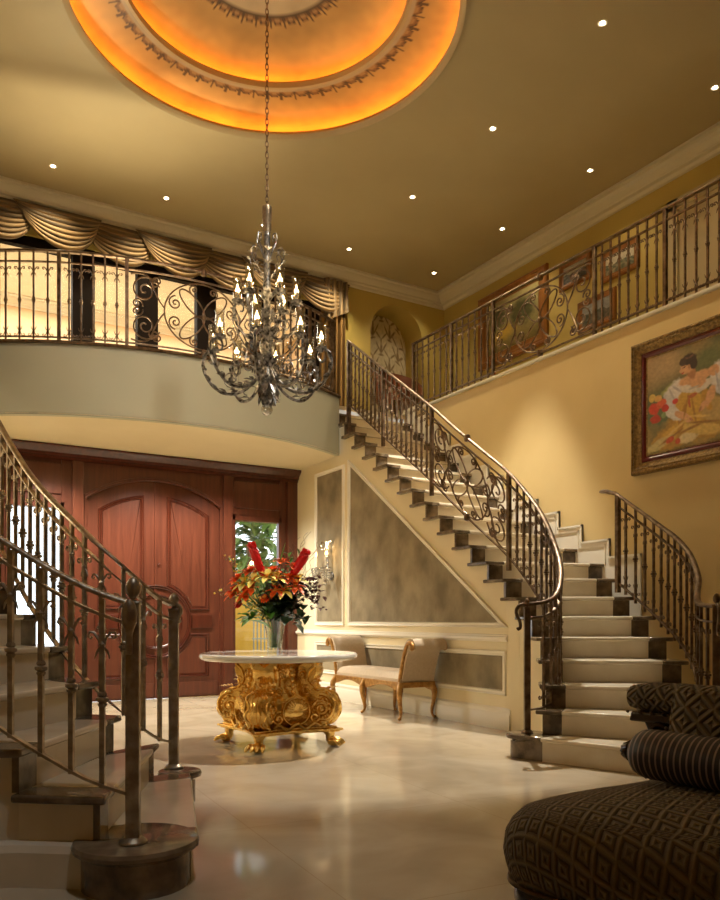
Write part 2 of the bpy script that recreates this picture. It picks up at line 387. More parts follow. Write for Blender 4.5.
# the painted dome in the ceiling
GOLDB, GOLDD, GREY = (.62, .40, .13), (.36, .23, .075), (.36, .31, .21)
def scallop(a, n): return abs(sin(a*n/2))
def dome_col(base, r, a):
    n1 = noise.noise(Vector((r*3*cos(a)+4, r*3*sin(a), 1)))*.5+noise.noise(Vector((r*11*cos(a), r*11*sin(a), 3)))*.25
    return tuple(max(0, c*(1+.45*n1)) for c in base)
def mix3(a, b, t): t = max(0, min(1, t)); return tuple(x+(y-x)*t for x, y in zip(a, b))
root = thing('ceiling_dome', 'large round two-tiered gilded dome painted orange and gold, recessed in the ceiling', 'dome', (AX, AY, CEIL))
def tier(name, prof, colf, parent):
    b = MB(); m = len(prof)-1
    def P(u, v):
        x = v*m; i = min(int(x), m-1); t = x-i; r = lerp(prof[i][0], prof[i+1][0], t); z = lerp(prof[i][1], prof[i+1][1], t); a = u*2*pi
        return (AX+r*cos(a), AY+r*sin(a), z)
    def C(u, v):
        x = v*m; i = min(int(x), m-1); t = x-i; r = lerp(prof[i][0], prof[i+1][0], t); return colf(u*2*pi, r)
    b.grid(P, 560, 44, col=C); return b.build(name, M['domepaint'], parent, smooth=60)
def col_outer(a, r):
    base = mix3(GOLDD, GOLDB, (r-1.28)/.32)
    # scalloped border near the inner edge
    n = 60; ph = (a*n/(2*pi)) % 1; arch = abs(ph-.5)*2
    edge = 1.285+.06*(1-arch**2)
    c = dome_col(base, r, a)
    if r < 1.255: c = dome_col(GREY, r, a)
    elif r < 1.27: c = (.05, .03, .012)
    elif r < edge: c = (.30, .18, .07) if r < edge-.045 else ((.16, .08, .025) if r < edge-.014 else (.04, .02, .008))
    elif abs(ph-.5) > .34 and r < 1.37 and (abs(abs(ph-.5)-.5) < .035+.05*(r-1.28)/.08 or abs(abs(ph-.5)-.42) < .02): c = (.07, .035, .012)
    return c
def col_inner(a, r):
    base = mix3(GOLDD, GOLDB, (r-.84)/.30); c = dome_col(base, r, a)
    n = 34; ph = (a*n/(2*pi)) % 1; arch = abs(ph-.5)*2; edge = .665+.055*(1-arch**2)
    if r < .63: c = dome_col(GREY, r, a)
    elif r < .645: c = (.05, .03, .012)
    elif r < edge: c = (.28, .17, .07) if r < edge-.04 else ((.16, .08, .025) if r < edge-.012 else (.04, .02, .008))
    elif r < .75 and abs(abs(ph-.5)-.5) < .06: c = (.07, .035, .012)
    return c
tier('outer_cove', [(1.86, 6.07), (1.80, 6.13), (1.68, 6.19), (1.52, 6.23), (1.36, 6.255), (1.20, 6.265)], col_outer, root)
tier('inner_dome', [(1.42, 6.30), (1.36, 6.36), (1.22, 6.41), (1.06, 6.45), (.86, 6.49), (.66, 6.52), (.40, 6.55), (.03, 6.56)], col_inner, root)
# lips that hide the cove lamps
b = MB(); b.lathe([(OPEN+.03, CEIL-.035), (OPEN+.03, CEIL+.03), (OPEN-.005, CEIL+.035), (OPEN-.02, CEIL+.0), (OPEN-.005, CEIL-.02)], (AX, AY, 0), 96, ring=True)
b.build('rim_moulding', M['ceil'], root)
b = MB(); b.lathe([(1.225, 6.255), (1.225, 6.31), (1.20, 6.32), (1.185, 6.295), (1.195, 6.255)], (AX, AY, 0), 96, ring=True); b.build('inner_rim', M['ceil'], root)
for rr, zz in ((1.715, 6.093), (1.29, 6.30)):
    MB().tube([(AX+rr*cos(2*pi*k/72), AY+rr*sin(2*pi*k/72), zz) for k in range(72)], .010, 6, True).build('cove_lamp', M['cove'], root)

# walls
struct(MB().box(XW, XW+.2, YF, 8.86, 0, 3.60), 'wall_right', M['wall'], 0)
struct(MB().box(XW, XW+.2, 8.86, YB+.3, 0, 3.60), 'wall_right_end', M['wall'], 0)
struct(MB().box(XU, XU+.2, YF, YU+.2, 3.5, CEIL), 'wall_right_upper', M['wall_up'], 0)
struct(MB().box(XL-.2, XL, YF, YU+.2, 0, CEIL), 'wall_left', M['wall'], 0)
struct(MB().box(XL-.2, XU+.2, YF-.2, YF, 0, CEIL), 'wall_front', M['wall'], 0)
# gallery floor on the right and its edge
struct(MB().box(XW, XU, YF, 8.86, 3.60, H2), 'floor_gallery', M['wall'], 0)
struct(MB().box(XW-.035, XW+.10, YF, 8.86, H2-.002, H2+.035), 'trim_gallery_edge', M['crown'], bevel=.012)
# balcony with curved front
BC = (2.80, 11.62); BR = 3.66
def arcpt(x, r=BR): return (x, BC[1]-sqrt(r*r-(x-BC[0])**2))
xs = [.47+(XI-.47)*k/60 for k in range(61)]
front = [arcpt(x) for x in xs]
poly = front+[(XI+.03, YB+.3), (.45, YB+.3)]
struct(MB().prism(poly, 3.06, 3.07), 'ceiling_under_balcony', M['cream'], 0)
b = MB(); b.sweep([(x, y, 3.05) for x, y in front], [(0, 0), (.0, H2-3.05), (-.06, H2-3.05), (-.06, 0)])
struct(b, 'wall_balcony_front', M['fascia'])
poly2 = front+[(XI, 8.86), (XU, 8.86), (XU, YU+3.3), (XL-.2, YU+3.3), (XL-.2, 8.86), (.46, 8.86)]
struct(MB().prism(poly2, H2-.05, H2), 'floor_balcony', M['creamstone'], 0)
b = MB(); b.sweep([(x, y, H2-.03) for x, y in front], [(.02, .01), (.028, .025), (.02, .04), (-.10, .04), (-.10, .01)])
struct(b, 'trim_balcony_edge', M['bronze'])
# wall below the right stair up to the door wall, and the stair columns
def columns(P, i0, i1, inset=.0):
    b = MB(); z = lambda i: i*R-.03
    def sh(i):
        a, c = P[i], P[i+1] if i+1 < len(P) else (2*P[i][0]-P[i-1][0], 2*P[i][1]-P[i-1][1]); d = sqrt((a[0]-c[0])**2+(a[1]-c[1])**2); return lerp2(a, c, .03/d)
    for i in range(i0, i1):
        a, c = sh(i-1), sh(i)
        b.add([(a[0], a[1], 0), (c[0], c[1], 0), (c[0], c[1], z(i)), (a[0], a[1], z(i))], [(0, 1, 2, 3)])
    return b
off = lambda P, Q, d: [lerp2(p, q, d/sqrt((p[0]-q[0])**2+(p[1]-q[1])**2)) for p, q in zip(P, Q)]
XIW = XI+.03
b = columns(off(PR, QR, .03), 9, 22); y22 = PR[21][1]+.03; b.add([(XIW, y22, 0), (XIW, YB, 0), (XIW, YB, 3.75), (XIW, y22, 3.75)], [(0, 1, 2, 3)])
b.box(XIW+.02, XIW+.12, 8.9, YB+.3, 0, 3.7)
struct(b, 'wall_under_stairs', M['cream'], 0)
# back wall on the ground floor: openings are filled by the door unit; only the bits beside it
b = MB(); b.box(XL, .86, YB, YB+.2, 0, 3.06); b.box(4.74, XIW+.1, YB, YB+.2, 0, 3.06)
struct(b, 'wall_back', M['cream'], 0)
# upper back wall with the wide opening, and the niche
b = MB()
OX0, OX1, OZ = .74, 5.22, 5.52
b.box(XL, OX0, YU, YU+.18, H2, CEIL); b.box(OX0, OX1, YU, YU+.18, OZ, CEIL)
NX0, NX1 = 6.0, 6.93; NR = (NX1-NX0)/2; NZ = 5.28; NC = (NX0+NX1)/2
b.box(OX1, NX0, YU, YU+.18, H2, CEIL); b.box(NX1, XU+.1, YU, YU+.18, H2, CEIL)
arc = [(NC-NR*cos(pi*k/24), NZ+NR*sin(pi*k/24)) for k in range(25)]
b.prism(arc+[(NX1, CEIL), (NX0, CEIL)], YU, YU+.18, lambda x, z, y: (x, y, z))
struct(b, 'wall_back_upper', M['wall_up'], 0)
b = MB()   # niche lining
prof = [(NX0, H2)]+arc+[(NX1, H2)]
b.add([(x, YU+.179, z) for x, z in prof]+[(x, YU+.46, z) for x, z in prof], [(i, i+1, len(prof)+i+1, len(prof)+i) for i in range(len(prof)-1)])
b.box(NX0-.1, NX1+.1, YU+.46, YU+.5, H2, CEIL)
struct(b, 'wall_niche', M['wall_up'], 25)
# adjoining room seen through the opening
b = MB(); RY = 12.1; b.box(-1.5, XU+.2, RY, RY+.1, H2, CEIL+.9); b.box(-1.6, -1.5, YU, RY, H2, CEIL+.9); b.box(5.6, 5.7, YU+.5, RY, H2, CEIL+.9)
struct(b, 'wall_back_room', mat('peach_plaster', (.60, .42, .24), .7), 0)
struct(MB().box(-1.5, 5.7, YU+.18, RY, 5.62, 5.66), 'ceiling_back_room', mat('pale_peach_plaster', (.86, .76, .60), .7), 0)
def crown(b, pts, flip=1, d=.15, h=.20, z=CEIL):
    pr = [(0, 0), (d, 0), (d, -h*.16), (d*.8, -h*.22), (d*.72, -h*.42), (d*.45, -h*.62), (d*.42, -h*.72), (d*.22, -h*.78), (d*.16, -h*.95), (d*.06, -h), (0, -h)]
    b.sweep([(x, y, z) for x, y in pts], [(u*flip, w) for u, w in pr]); return b
b = MB(); b = crown(b, [(XL, YU), (XU, YU), (XU, YF)], 1); struct(b, 'trim_crown', M['crown'], 30)
b = MB(); b = crown(b, [(-1.5, RY), (5.6, RY)], 1, .12, .14, 5.62); struct(b, 'trim_back_room_crown', M['white'], 30)
# dark posts between the upper windows and their head rail
b = MB()
for x in (.74, 1.80, 2.58, 3.355, 4.14, 4.93): b.box(x, x+.26, YU+.02, YU+.14, H2, OZ)
b.box(OX0, OX1, YU+.03, YU+.12, OZ-.12, OZ)
struct(b, 'window_1', M['curtainwood'], 0)
b = MB(); b.box(OX0, OX1, YU+.075, YU+.081, H2+.02, OZ-.1); struct(b, 'window_1_glass', M['pane'], 0)

# wainscot on the wall below the stair
def frame_poly(b, pts, w, x, d):   # moulding band around a polygon in the plane X=x (pts in (y,z), counterclockwise), standing d proud
    n = len(pts); inn = []
    for i in range(n):
        p0, p1, p2 = Vector(pts[i-1]), Vector(pts[i]), Vector(pts[(i+1) % n]); a = (p1-p0).normalized(); c = (p2-p1).normalized()
        n1 = Vector((-a.y, a.x)); n2 = Vector((-c.y, c.x)); m = (n1+n2); m = m/m.length**2*2; inn.append(p1+m*w)
    for i in range(n):
        j = (i+1) % n; a, c, e, f = pts[i], pts[j], inn[j], inn[i]
        am, cm = lerp2(a, f, .5), lerp2(c, e, .5)
        vs = [(x, *a), (x, *c), (x, *e), (x, *f), (x-d, *lerp2(a, f, .12)), (x-d, *lerp2(c, e, .12)), (x-d*.55, *cm), (x-d*.55, *am), (x-d*.75, *lerp2(c, e, .85)), (x-d*.75, *lerp2(a, f, .85))]
        b.add(vs, [(0, 1, 5, 4), (4, 5, 6, 7), (7, 6, 8, 9), (9, 8, 2, 3)])
    return [tuple(p) for p in inn]
XT = XIW
b = MB()
f1 = [(8.42, .93), (9.20, .93), (9.20, 2.93), (8.42, 2.93)]
f2 = [(5.38, .93), (8.32, .93), (8.32, 2.97)]
f3 = [(5.42, .31), (9.20, .31), (9.20, .72), (5.42, .72)]
i1 = frame_poly(b, f1, .05, XT, .025); i2 = frame_poly(b, f2, .05, XT, .025); i3 = frame_poly(b, f3, .05, XT, .025)
struct(b, 'trim_panels', M['white'], 30)
b = MB(); b.sweep([(XT, YB, .80), (XT, 5.40, .80)], [(0, 0), (.02, .005), (.035, .025), (.03, .045), (.012, .05), (.012, .065), (0, .07)])
b.sweep([(XT, YB, 0), (XT, 5.36, 0)], [(0, 0), (.03, 0), (.03, .13), (.02, .15), (.022, .18), (.006, .20), (0, .20)])
struct(b, 'trim_chair_rail', M['white'], 30)
b = MB()
for p in (i1, i2, i3): b.prism(p, XT-.004, XT+.001, lambda y, z, x: (x, y, z))
struct(b, 'wall_panel_inlay', M['panel'], 0)
# stepped skirting along the right wall and skirting along the plain part
b = MB(); t = MB()
for i in range(9, 22):
    y0, y1 = QR[i-1][1]-.06, QR[i][1]-.06; z0, z1 = (i-1)*R, i*R+.24
    b.box(XW-.018, XW, y0, y1, z0, z1)
    t.box(XW-.03, XW, y0, y1+.015, z1-.02, z1); t.box(XW-.03, XW, y0, y0+.015, z1-R-.02, z1)
    t.box(XW-.024, XW, y0+.05, y1+.05, z1-.065, z1-.055); t.box(XW-.024, XW, y0+.05, y0+.06, z1-R-.065, z1-.055)
b.box(XW-.018, XW, 4.9, QR[8][1]-.06, 1.0, 8*R+.24); t.box(XW-.03, XW, 4.9, QR[8][1]-.06, 8*R+.22, 8*R+.24)
b.box(XW-.018, XW, YF, 4.9, 0, .2)
struct(b, 'baseboard_right', M['white'], 0); struct(t, 'trim_baseboard_right', M['white'], 0)
# door frame and side panel on the gallery wall, far right
b = MB(); b.box(XU-.03, XU, 5.58, 5.72, H2, 5.62); b.box(XU-.03, XU, 4.2, 5.72, 5.5, 5.62); b.box(XU-.035, XU, 3.4, 4.4, H2, 5.62)
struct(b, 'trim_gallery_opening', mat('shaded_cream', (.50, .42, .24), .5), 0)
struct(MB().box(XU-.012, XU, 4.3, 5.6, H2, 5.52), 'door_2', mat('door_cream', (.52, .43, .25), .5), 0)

# ------------------------------------------------------------------ staircases
def stairs(P, Q, label, blocks, sides, name='staircase'):
    org = (P[0][0], P[0][1], 0); root = thing(name, label, 'staircase', org); WD = .17
    for A_, B_, i0, i1 in sides: columns(off(A_, B_, .03), i0, i1).build('stringer', M['creamstone' if A_ is QL else 'cream'], root, 0)
    for i in range(1, 22):
        z = i*R; p, q, p2, q2 = P[i-1], Q[i-1], P[i], Q[i]
        L = sqrt((p[0]-q[0])**2+(p[1]-q[1])**2); a, c = WD/L, 1-WD/L
        # stretch the nose ends a little past the wall faces
        def ext(u, v, d): return lerp2(u, v, -d/L)
        back = .02
        def line(s, k):   # point on nose line k (0 this, 1 next) at parameter s, moved back under the next riser
            if k == 0: return lerp2(p, q, s)
            x = lerp2(p2, q2, s); y = lerp2(p, q, s); d = sqrt((x[0]-y[0])**2+(x[1]-y[1])**2) or 1; return lerp2(y, x, 1+.045/d)
        for s0, s1, nm, m in ((0, a, 'tread_end', 'darkstone'), (a, c, 'tread', 'creamstone'), (c, 1, 'tread_end', 'darkstone')):
            e0 = -.02/L if s0 == 0 else 0; e1 = .0 if i >= 9 else (.02/L if s1 == 1 else 0)
            b = MB(); pts = [line(s0+e0, 0), line(s1+e1, 0), line(s1+e1, 1), line(s0+e0, 1)]
            b.prism(pts, z-.032, z); o = b.build(nm, M[m], root, 30, bevel=.010 if i < 16 else 0)
            if m == 'darkstone': o['label'] = 'dark brown marble end'
            r0, r1 = lerp2(line(s0, 0), line(s0, 1), .0), line(s1, 0)
            def bk(s):
                u, v = line(s, 0), line(s, 1); d = sqrt((u[0]-v[0])**2+(u[1]-v[1])**2) or 1; return lerp2(u, v, .028/d), lerp2(u, v, .055/d)
            A, B = bk(.028/L if s0 == 0 else s0), bk(1-.028/L if (s1 == 1 and i < 9) else s1); rm = m
            b = MB().prism([A[0], B[0], B[1], A[1]], z-R+.0005, z-.033); b.build('riser' if nm == 'tread' else 'riser_end', M[rm], root, 0)
    for (cx, cy, rad) in blocks:
        b = MB(); b.lathe([(0, 0), (rad-.035, 0), (rad-.035, R-.05), (rad-.02, R-.038), (rad-.004, R-.03), (rad, R-.016), (rad-.006, R-.002), (rad-.012, R), (0, R+.0005)], (cx, cy, 0), 40)
        o = b.build('bullnose_block', M['darkstone'], root, 35); o['label'] = 'rounded dark marble block'
    return root
stairs(PR, QR, 'right-hand curved marble staircase rising along the yellow wall behind the chaise', [(3.965, 4.30, .16), (4.36, 3.02, .16)], [(PR, QR, 1, 9), (QR, PR, 1, 9)])
stairs(PL, QL, 'left-hand curved marble staircase in the near foreground, cream treads with brown ends', [(.775, 2.985, .235), (1.33, 4.21, .12)], [(PL, QL, 1, 22), (QL, PL, 1, 9)])
b = MB(); q_ = [(x, y, .0) for x, y in off(QL, PL, .03)[1:6]]; b.sweep(q_, [(0, 0), (-.05, 0), (-.05, .13), (-.035, .155), (-.01, .165), (0, .165)]); b.build('plinth_moulding', M['creamstone'], bpy.data.objects['staircase.001'], 30)
b = MB(); b.add([(.47, y22, 0), (.47, YB, 0), (.47, YB, 3.75), (.47, y22, 3.75)], [(0, 1, 2, 3)]); struct(b, 'wall_left_under_stairs', M['cream'], 0)

# ------------------------------------------------------------------ railings
class Path:
    def __init__(s, pts):   # pts: (x, y, z of handrail)
        s.p = pts; s.s = [0.]
        for a, b in zip(pts, pts[1:]): s.s.append(s.s[-1]+sqrt((a[0]-b[0])**2+(a[1]-b[1])**2))
        s.L = s.s[-1]
    def at(s, d):
        d = max(0, min(s.L, d))
        for i in range(len(s.s)-1):
            if d <= s.s[i+1]+1e-9:
                t = (d-s.s[i])/((s.s[i+1]-s.s[i]) or 1); return tuple(x+(y-x)*t for x, y in zip(s.p[i], s.p[i+1]))
        return s.p[-1]
    def dir(s, d):
        a, b = s.at(d-.04), s.at(d+.04); v = (b[0]-a[0], b[1]-a[1]); L = sqrt(v[0]**2+v[1]**2) or 1; return (v[0]/L, v[1]/L)
    def sub(s, d0, d1, dz, step=.06):
        n = max(2, int((d1-d0)/step)+1); out = [s.at(d0+(d1-d0)*k/(n-1)) for k in range(n)]; return [(x, y, z+dz) for x, y, z in out]
RAILP = [(-.024, .0), (.024, .0), (.026, .012), (.018, .026), (0, .031), (-.018, .026), (-.026, .012)]
_bal = {}
def curl2(b, x0, z0, r, sx, sz, w=.007):   # little C-scroll in the XZ plane
    pts = [(x0+sx*(x), 0, z0+sz*(z)) for x, z in spiral(r*1.1, r*.9, r, pi, .95, -1, 10, .25)]
    b.tube([(x0, 0, z0-sz*r*1.2)]+pts, w, 5)
def baluster_meshes(h, mt, thick, hs):
    k = (round(h, 2), mt, thick)
    if k in _bal: return _bal[k]
    b = MB(); t = thick/2; h = round(h, 2)
    b.box(-t, t, -t, t, -.01, h)
    c = MB(); cz = h*.46
    c.lathe([(t, -.03), (t*1.7, -.022), (t*1.8, -.015), (t*1.3, -.011), (t*2.3, -.006), (t*2.4, 0), (t*2.3, .006), (t*1.3, .011), (t*1.8, .015), (t*1.7, .022), (t, .03)], (0, 0, cz), 12, mod=lambda a, z: 1+.12*cos(6*a))
    oo = []
    for zt, sz in ((h-hs-.012, -1), (.012, 1)):
        o = MB(); oo.append(o)
        for sx in (-1, 1):
            pts = [(0, 0, zt+sz*.115), (sx*.012, 0, zt+sz*.075), (sx*.03, 0, zt+sz*.048), (sx*.046, 0, zt+sz*.046), (sx*.052, 0, zt+sz*.062), (sx*.042, 0, zt+sz*.07), (sx*.036, 0, zt+sz*.062)]
            o.tube(pts, .0055, 5)
            o.tube([(0, 0, zt+sz*.095), (sx*.02, 0, zt+sz*.12), (sx*.028, 0, zt+sz*.145)], [.006, .005, .002], 5)
        o.lathe([(t, -.012), (t*1.6, 0), (t, .012)], (0, 0, zt+sz*.09), 8)
    r = (b.mesh('baluster', M[mt]), c.mesh('collar', M[mt]), oo[0].mesh('scroll_ornament', M[mt]), oo[1].mesh('scroll_ornament', M[mt])); _bal[k] = r; return r
def scroll_panel(path, s0, s1, zb, zt, mt, root, r=.0085):
    W = (s1-s0); H = zt-zb; cx, cy = W/2, H/2
    def mp(u, v):
        x, y, z = path.at(s0+u); return (x, y, z+zb+v)
    nrm = lambda u: (lambda d: (d[1], -d[0], 0))(path.dir(s0+u))
    def tb(pts2, closed=False, rad=r, name='scroll'):
        MB().tube([mp(u, v) for u, v in pts2], rad, 6, closed).build(name, M[mt], root)
    ell = lambda x, y, a, c, a0, a1, n=28, rot=0: [(x+a*cos(t)*cos(rot)-c*sin(t)*sin(rot), y+a*cos(t)*sin(rot)+c*sin(t)*cos(rot)) for t in (a0+(a1-a0)*k/n for k in range(n+1))]
    R1 = H*.47
    # petals of the middle flower
    for k in range(4):
        an = pi/4+k*pi/2; tb(ell(cx+R1*.50*cos(an), cy+R1*.50*sin(an), R1*.50, R1*.20, 0, 2*pi, 28, an)[:-1], True)
    # big sweeping ovals beside it
    for sx in (-1, 1):
        tb(ell(cx, cy, R1*(1.18 if W > 1.3 else .96), R1*.985, (pi/2 if sx < 0 else -pi/2), (3*pi/2 if sx < 0 else pi/2)), rad=r)
        for sy in (-1, 1):
            tb([(cx+sx*x, cy+sy*y) for x, y in spiral(R1*.86, R1*.28, R1*.22, pi*.5, 1.6, -1)])
            tb([(cx+sx*x, cy+sy*y) for x, y in spiral(R1*.30, R1*.78, R1*.15, -pi*.3, 1.4, 1)])
            # big scrolls between the flower and the posts
            w0 = R1*(1.18 if W > 1.3 else .96); gap = cx-w0; rb = min(R1*.44, gap*.60)
            tb([(cx+sx*x, cy+sy*y) for x, y in spiral(w0+gap-rb*1.02, R1*.52, rb, pi*.9, 1.8, -1, 30)])
            tb([(cx+sx*x, cy+sy*y) for x, y in spiral(w0+gap*.94-rb*.38, R1*.10, rb*.38, pi*1.1, 1.4, -1)])
            tb([(cx+sx*x, cy+sy*y) for x, y in spiral(w0+gap*.20, R1*.82, R1*.15, -pi*.2, 1.4, 1)])
            if gap > R1*.62:
                tb([(cx+sx*x, cy+sy*y) for x, y in spiral(w0+gap*.28, R1*.74, gap*.17, -pi*.2, 1.5, 1)])
                tb([(cx+sx*x, cy+sy*y) for x, y in catmull([(w0*.985, R1*.05), (w0+gap*.16, R1*.30), (w0+gap*.30, R1*.60), (w0+gap*.45, R1*.92), (w0+gap*.70, R1*.985), (w0+gap*.95, R1*.94)], 6)])
    for v in (cy,):
        d = path.dir(s0+cx); c = mp(cx, v); n = Vector((d[1], -d[0], 0))
        MB().ball(c, (.03, .03, .034), 8, 6).build('rosette', M[mt], root)
    for zz in (zb-.0, zt+.10):
        x, y, z = path.at(s0+cx); MB().lathe([(0, -.04), (.028, -.03), (.034, 0), (.028, .03), (0, .04)], (x, y, z+zz), 8).build('rosette', M[mt], root)
def newel(x, y, z0, h, mt, root, w=.058, rz=0, fin=.045):
    b = MB(); b.obox((x, y, z0), w, w, h, rz)
    b.lathe([(w*1.05, 0), (w*1.05, .008), (w*.85, .018), (w*.6, .026)], (x, y, z0), 20)
    b.obox((x, y, z0+h-.012), w*1.12, w*1.12, .014, rz)
    o = b.build('newel_post', M[mt], root, 30, bevel=.004)
    MB().lathe([(fin*.35, 0), (fin*.6, fin*.15), (fin*.32, fin*.4), (fin*.6, fin*.7), (fin*.93, fin*1.2), (fin, fin*1.8), (fin*.93, fin*2.4), (fin*.6, fin*3.0), (fin*.2, fin*3.3), (0, fin*3.35)], (x, y, z0+h), 20).build('finial', M[mt], o)
    return o
def railing(label, pts, mt, hb, hs, posts, bal, panels=(), name='stair_railing', thick=.018, group=None, rs=.85, cat='railing', top_only=False):
    path = Path(pts); org = (pts[0][0], pts[0][1], pts[0][2]-hb)
    root = thing(name, label, cat, org, group)
    MB().sweep(path.sub(0, path.L, -.031*rs), [(u*rs, w*rs) for u, w in RAILP]).build('handrail', M[mt], root, 50)
    fl = [(-.013, -.006), (.013, -.006), (.013, .006), (-.013, .006)]
    MB().sweep(path.sub(0, path.L, -hs), fl).build('upper_rail', M[mt], root, 30)
    MB().sweep(path.sub(0, path.L, -hb), fl).build('lower_rail', M[mt], root, 30)
    for s, w, down in posts:
        x, y, z = path.at(s); d = path.dir(s); MB().obox((x, y, z-hb-down), w, w, hb+down-.02, atan2(d[1], d[0])).build('rail_post', M[mt], root, 30, bevel=.003)
    segs = bal
    for s0, s1, n, down in segs:
        for k in range(n):
            s = s0+(s1-s0)*(k+.5)/n; x, y, z = path.at(s); d = path.dir(s); rz = atan2(d[1], d[0])
            h = hb+down-.025; bm, cm, om, om2 = baluster_meshes(h, mt, thick, hs-.025)
            o = inst(bm, 'baluster', root, (x, y, z-hb-down), rz)
            for mm, nn in ((cm, 'collar'), (om, 'scroll_ornament'), (om2, 'scroll_ornament'))[:2 if top_only else 3]:
                c = bpy.data.objects.new(nn, mm); COL.objects.link(c); c.parent = o
    for s0, s1 in panels: scroll_panel(path, s0, s1, -hb+.0, -hs, mt, root)
    return root, path
def sof(path, i): return path.s[i]

# right stair, inner railing
prI = [(3.96, 4.30, 1.13), (4.12, 4.28, 1.15), (4.30, 4.34, 1.22), (4.48, 4.48, 1.40), (4.64, 4.70, 1.62), (4.75, 4.97, 1.92), (4.80, 5.25, 2.18), (4.80, 5.50, 2.40), (4.79, 5.75, 2.585), (4.785, 6.2, 2.91), (4.785, 6.63, 3.235), (4.785, 7.2, 3.635), (4.785, 7.8, 4.055), (4.785, 8.40, 4.475)]
pts = catmull(prI, 6); P_ = Path(pts)
def s_at_y(path, y):
    for i in range(int(path.L*200)):
        s = i/200
        if path.at(s)[1] >= y and s > .3: return s
    return path.L
sA, sB, sC, sE = s_at_y(P_, 5.45), s_at_y(P_, 6.63), s_at_y(P_, 7.58), P_.L
root, _ = railing('curved bronze railing on the inner side of the right-hand staircase, scrollwork panel midway', pts, 'bronze', .79, .115,
    [(sA, .036, .12), (sB, .036, .15), (sC, .036, .12), (sE-.02, .045, .4)],
    [(.10, sA-.06, 16, 0), (sB+.04, sC-.04, 9, 0), (sC+.04, sE-.04, 8, 0)], [(sA+.02, sB-.02)])
newel(3.96, 4.30, R, .92, 'bronze', root, .044, -YAW, .02)
def hook(root, x, y, z, dx, dy, mt, r=.012, k=1.):
    L = sqrt(dx*dx+dy*dy); dx, dy = dx/L, dy/L
    pr = catmull([(0, .0), (.05, .005), (.085, -.03), (.085, -.075), (.06, -.12), (.055, -.16), (.07, -.18), (.08, -.165)], 4)
    MB().tube([(x+dx*a*k, y+dy*a*k, z+c*k) for a, c in pr], [r]*(len(pr)-6)+[r*.8]*6, 8).build('handrail_end', M[mt], root)
hook(root, 3.96, 4.30, 1.11, -1, .25, 'bronze')
# right stair, outer railing
prO = [(4.36, 3.04, 1.10), (4.52, 3.27, 1.12), (4.72, 3.44, 1.19), (4.90, 3.56, 1.32), (5.07, 3.75, 1.50), (5.22, 3.98, 1.65), (5.34, 4.2, 1.76), (5.42, 4.40, 1.87), (5.47, 4.64, 2.02), (5.48, 4.80, 2.13)]
pts = catmull(prO, 6); P_ = Path(pts)
root, _ = railing('short curved bronze railing on the wall side of the right-hand staircase foot', pts, 'bronze', .79, .115, [(P_.L-.01, .04, .09)], [(.08, P_.L-.04, 17, .04)])
newel(4.36, 3.04, R, .92, 'bronze', root, .044, .5, .022)
MB().sweep([(5.48, 4.80, 2.10), (5.47, 4.9, 2.14), (5.52, 5.0, 2.16), (5.70, 5.02, 2.16)], RAILP).build('handrail_end', M['bronze'], root)
hook(root, 4.36, 3.04, 1.09, -.6, -.6, 'bronze')
# left stair, far railing
plF = [(1.32, 4.285, 1.10), (1.20, 4.20, 1.14), (1.02, 4.14, 1.28), (.88, 4.20, 1.42), (.78, 4.40, 1.57), (.72, 4.65, 1.706), (.66, 4.90, 1.86), (.60, 5.15, 2.05), (.54, 5.40, 2.26), (.50, 5.65, 2.45), (.50, 6.2, 2.84), (.50, 7.2, 3.56), (.50, 8.40, 4.45)]
pts = catmull(plF, 6); P_ = Path(pts)
root, _ = railing('worn bronze railing on the far side of the left-hand staircase, in front of the doors', pts, 'pewter', .78, .10, [(P_.L*.55, .036, .1)], [(.07, 2.2, 19, 0), (2.2, P_.L-.1, 24, 0)], thick=.019, top_only=True, rs=.8)
newel(1.32, 4.285, R, .89, 'pewter', root, .052, -YAW+.1, .027)
hook(root, 1.32, 4.285, 1.08, .6, -.7, 'pewter', .012, .5)
# left stair, near railing
plN = [(.746, 2.92, 1.07), (.60, 3.00, 1.13), (.45, 3.10, 1.225), (.30, 3.20, 1.335), (.10, 3.33, 1.5), (-.10, 3.52, 1.68), (-.27, 3.78, 1.9), (-.38, 4.05, 2.1), (-.45, 4.35, 2.32)]
pts = catmull(plN, 6); P_ = Path(pts)
root, _ = railing('worn bronze railing on the near side of the left-hand staircase, closest to the camera', pts, 'pewter', .72, .09, [], [(.055, P_.L-.05, 16, 0)], thick=.0185, top_only=True, rs=.75)
newel(.746, 2.92, R, .895, 'pewter', root, .05, -YAW+.12, .028)
b = MB()   # rolled rail end hanging down the front of the near newel
bx, by = .746-.024, 2.92-.040
b.lathe([(0, .0), (.012, .0), (.022, -.02), (.028, -.05), (.026, -.085), (.017, -.11), (.012, -.13), (.011, -.20), (0, -.203)][::-1], (bx, by, 1.075), 18)
b.build('handrail_end', M['pewter'], root, 50)

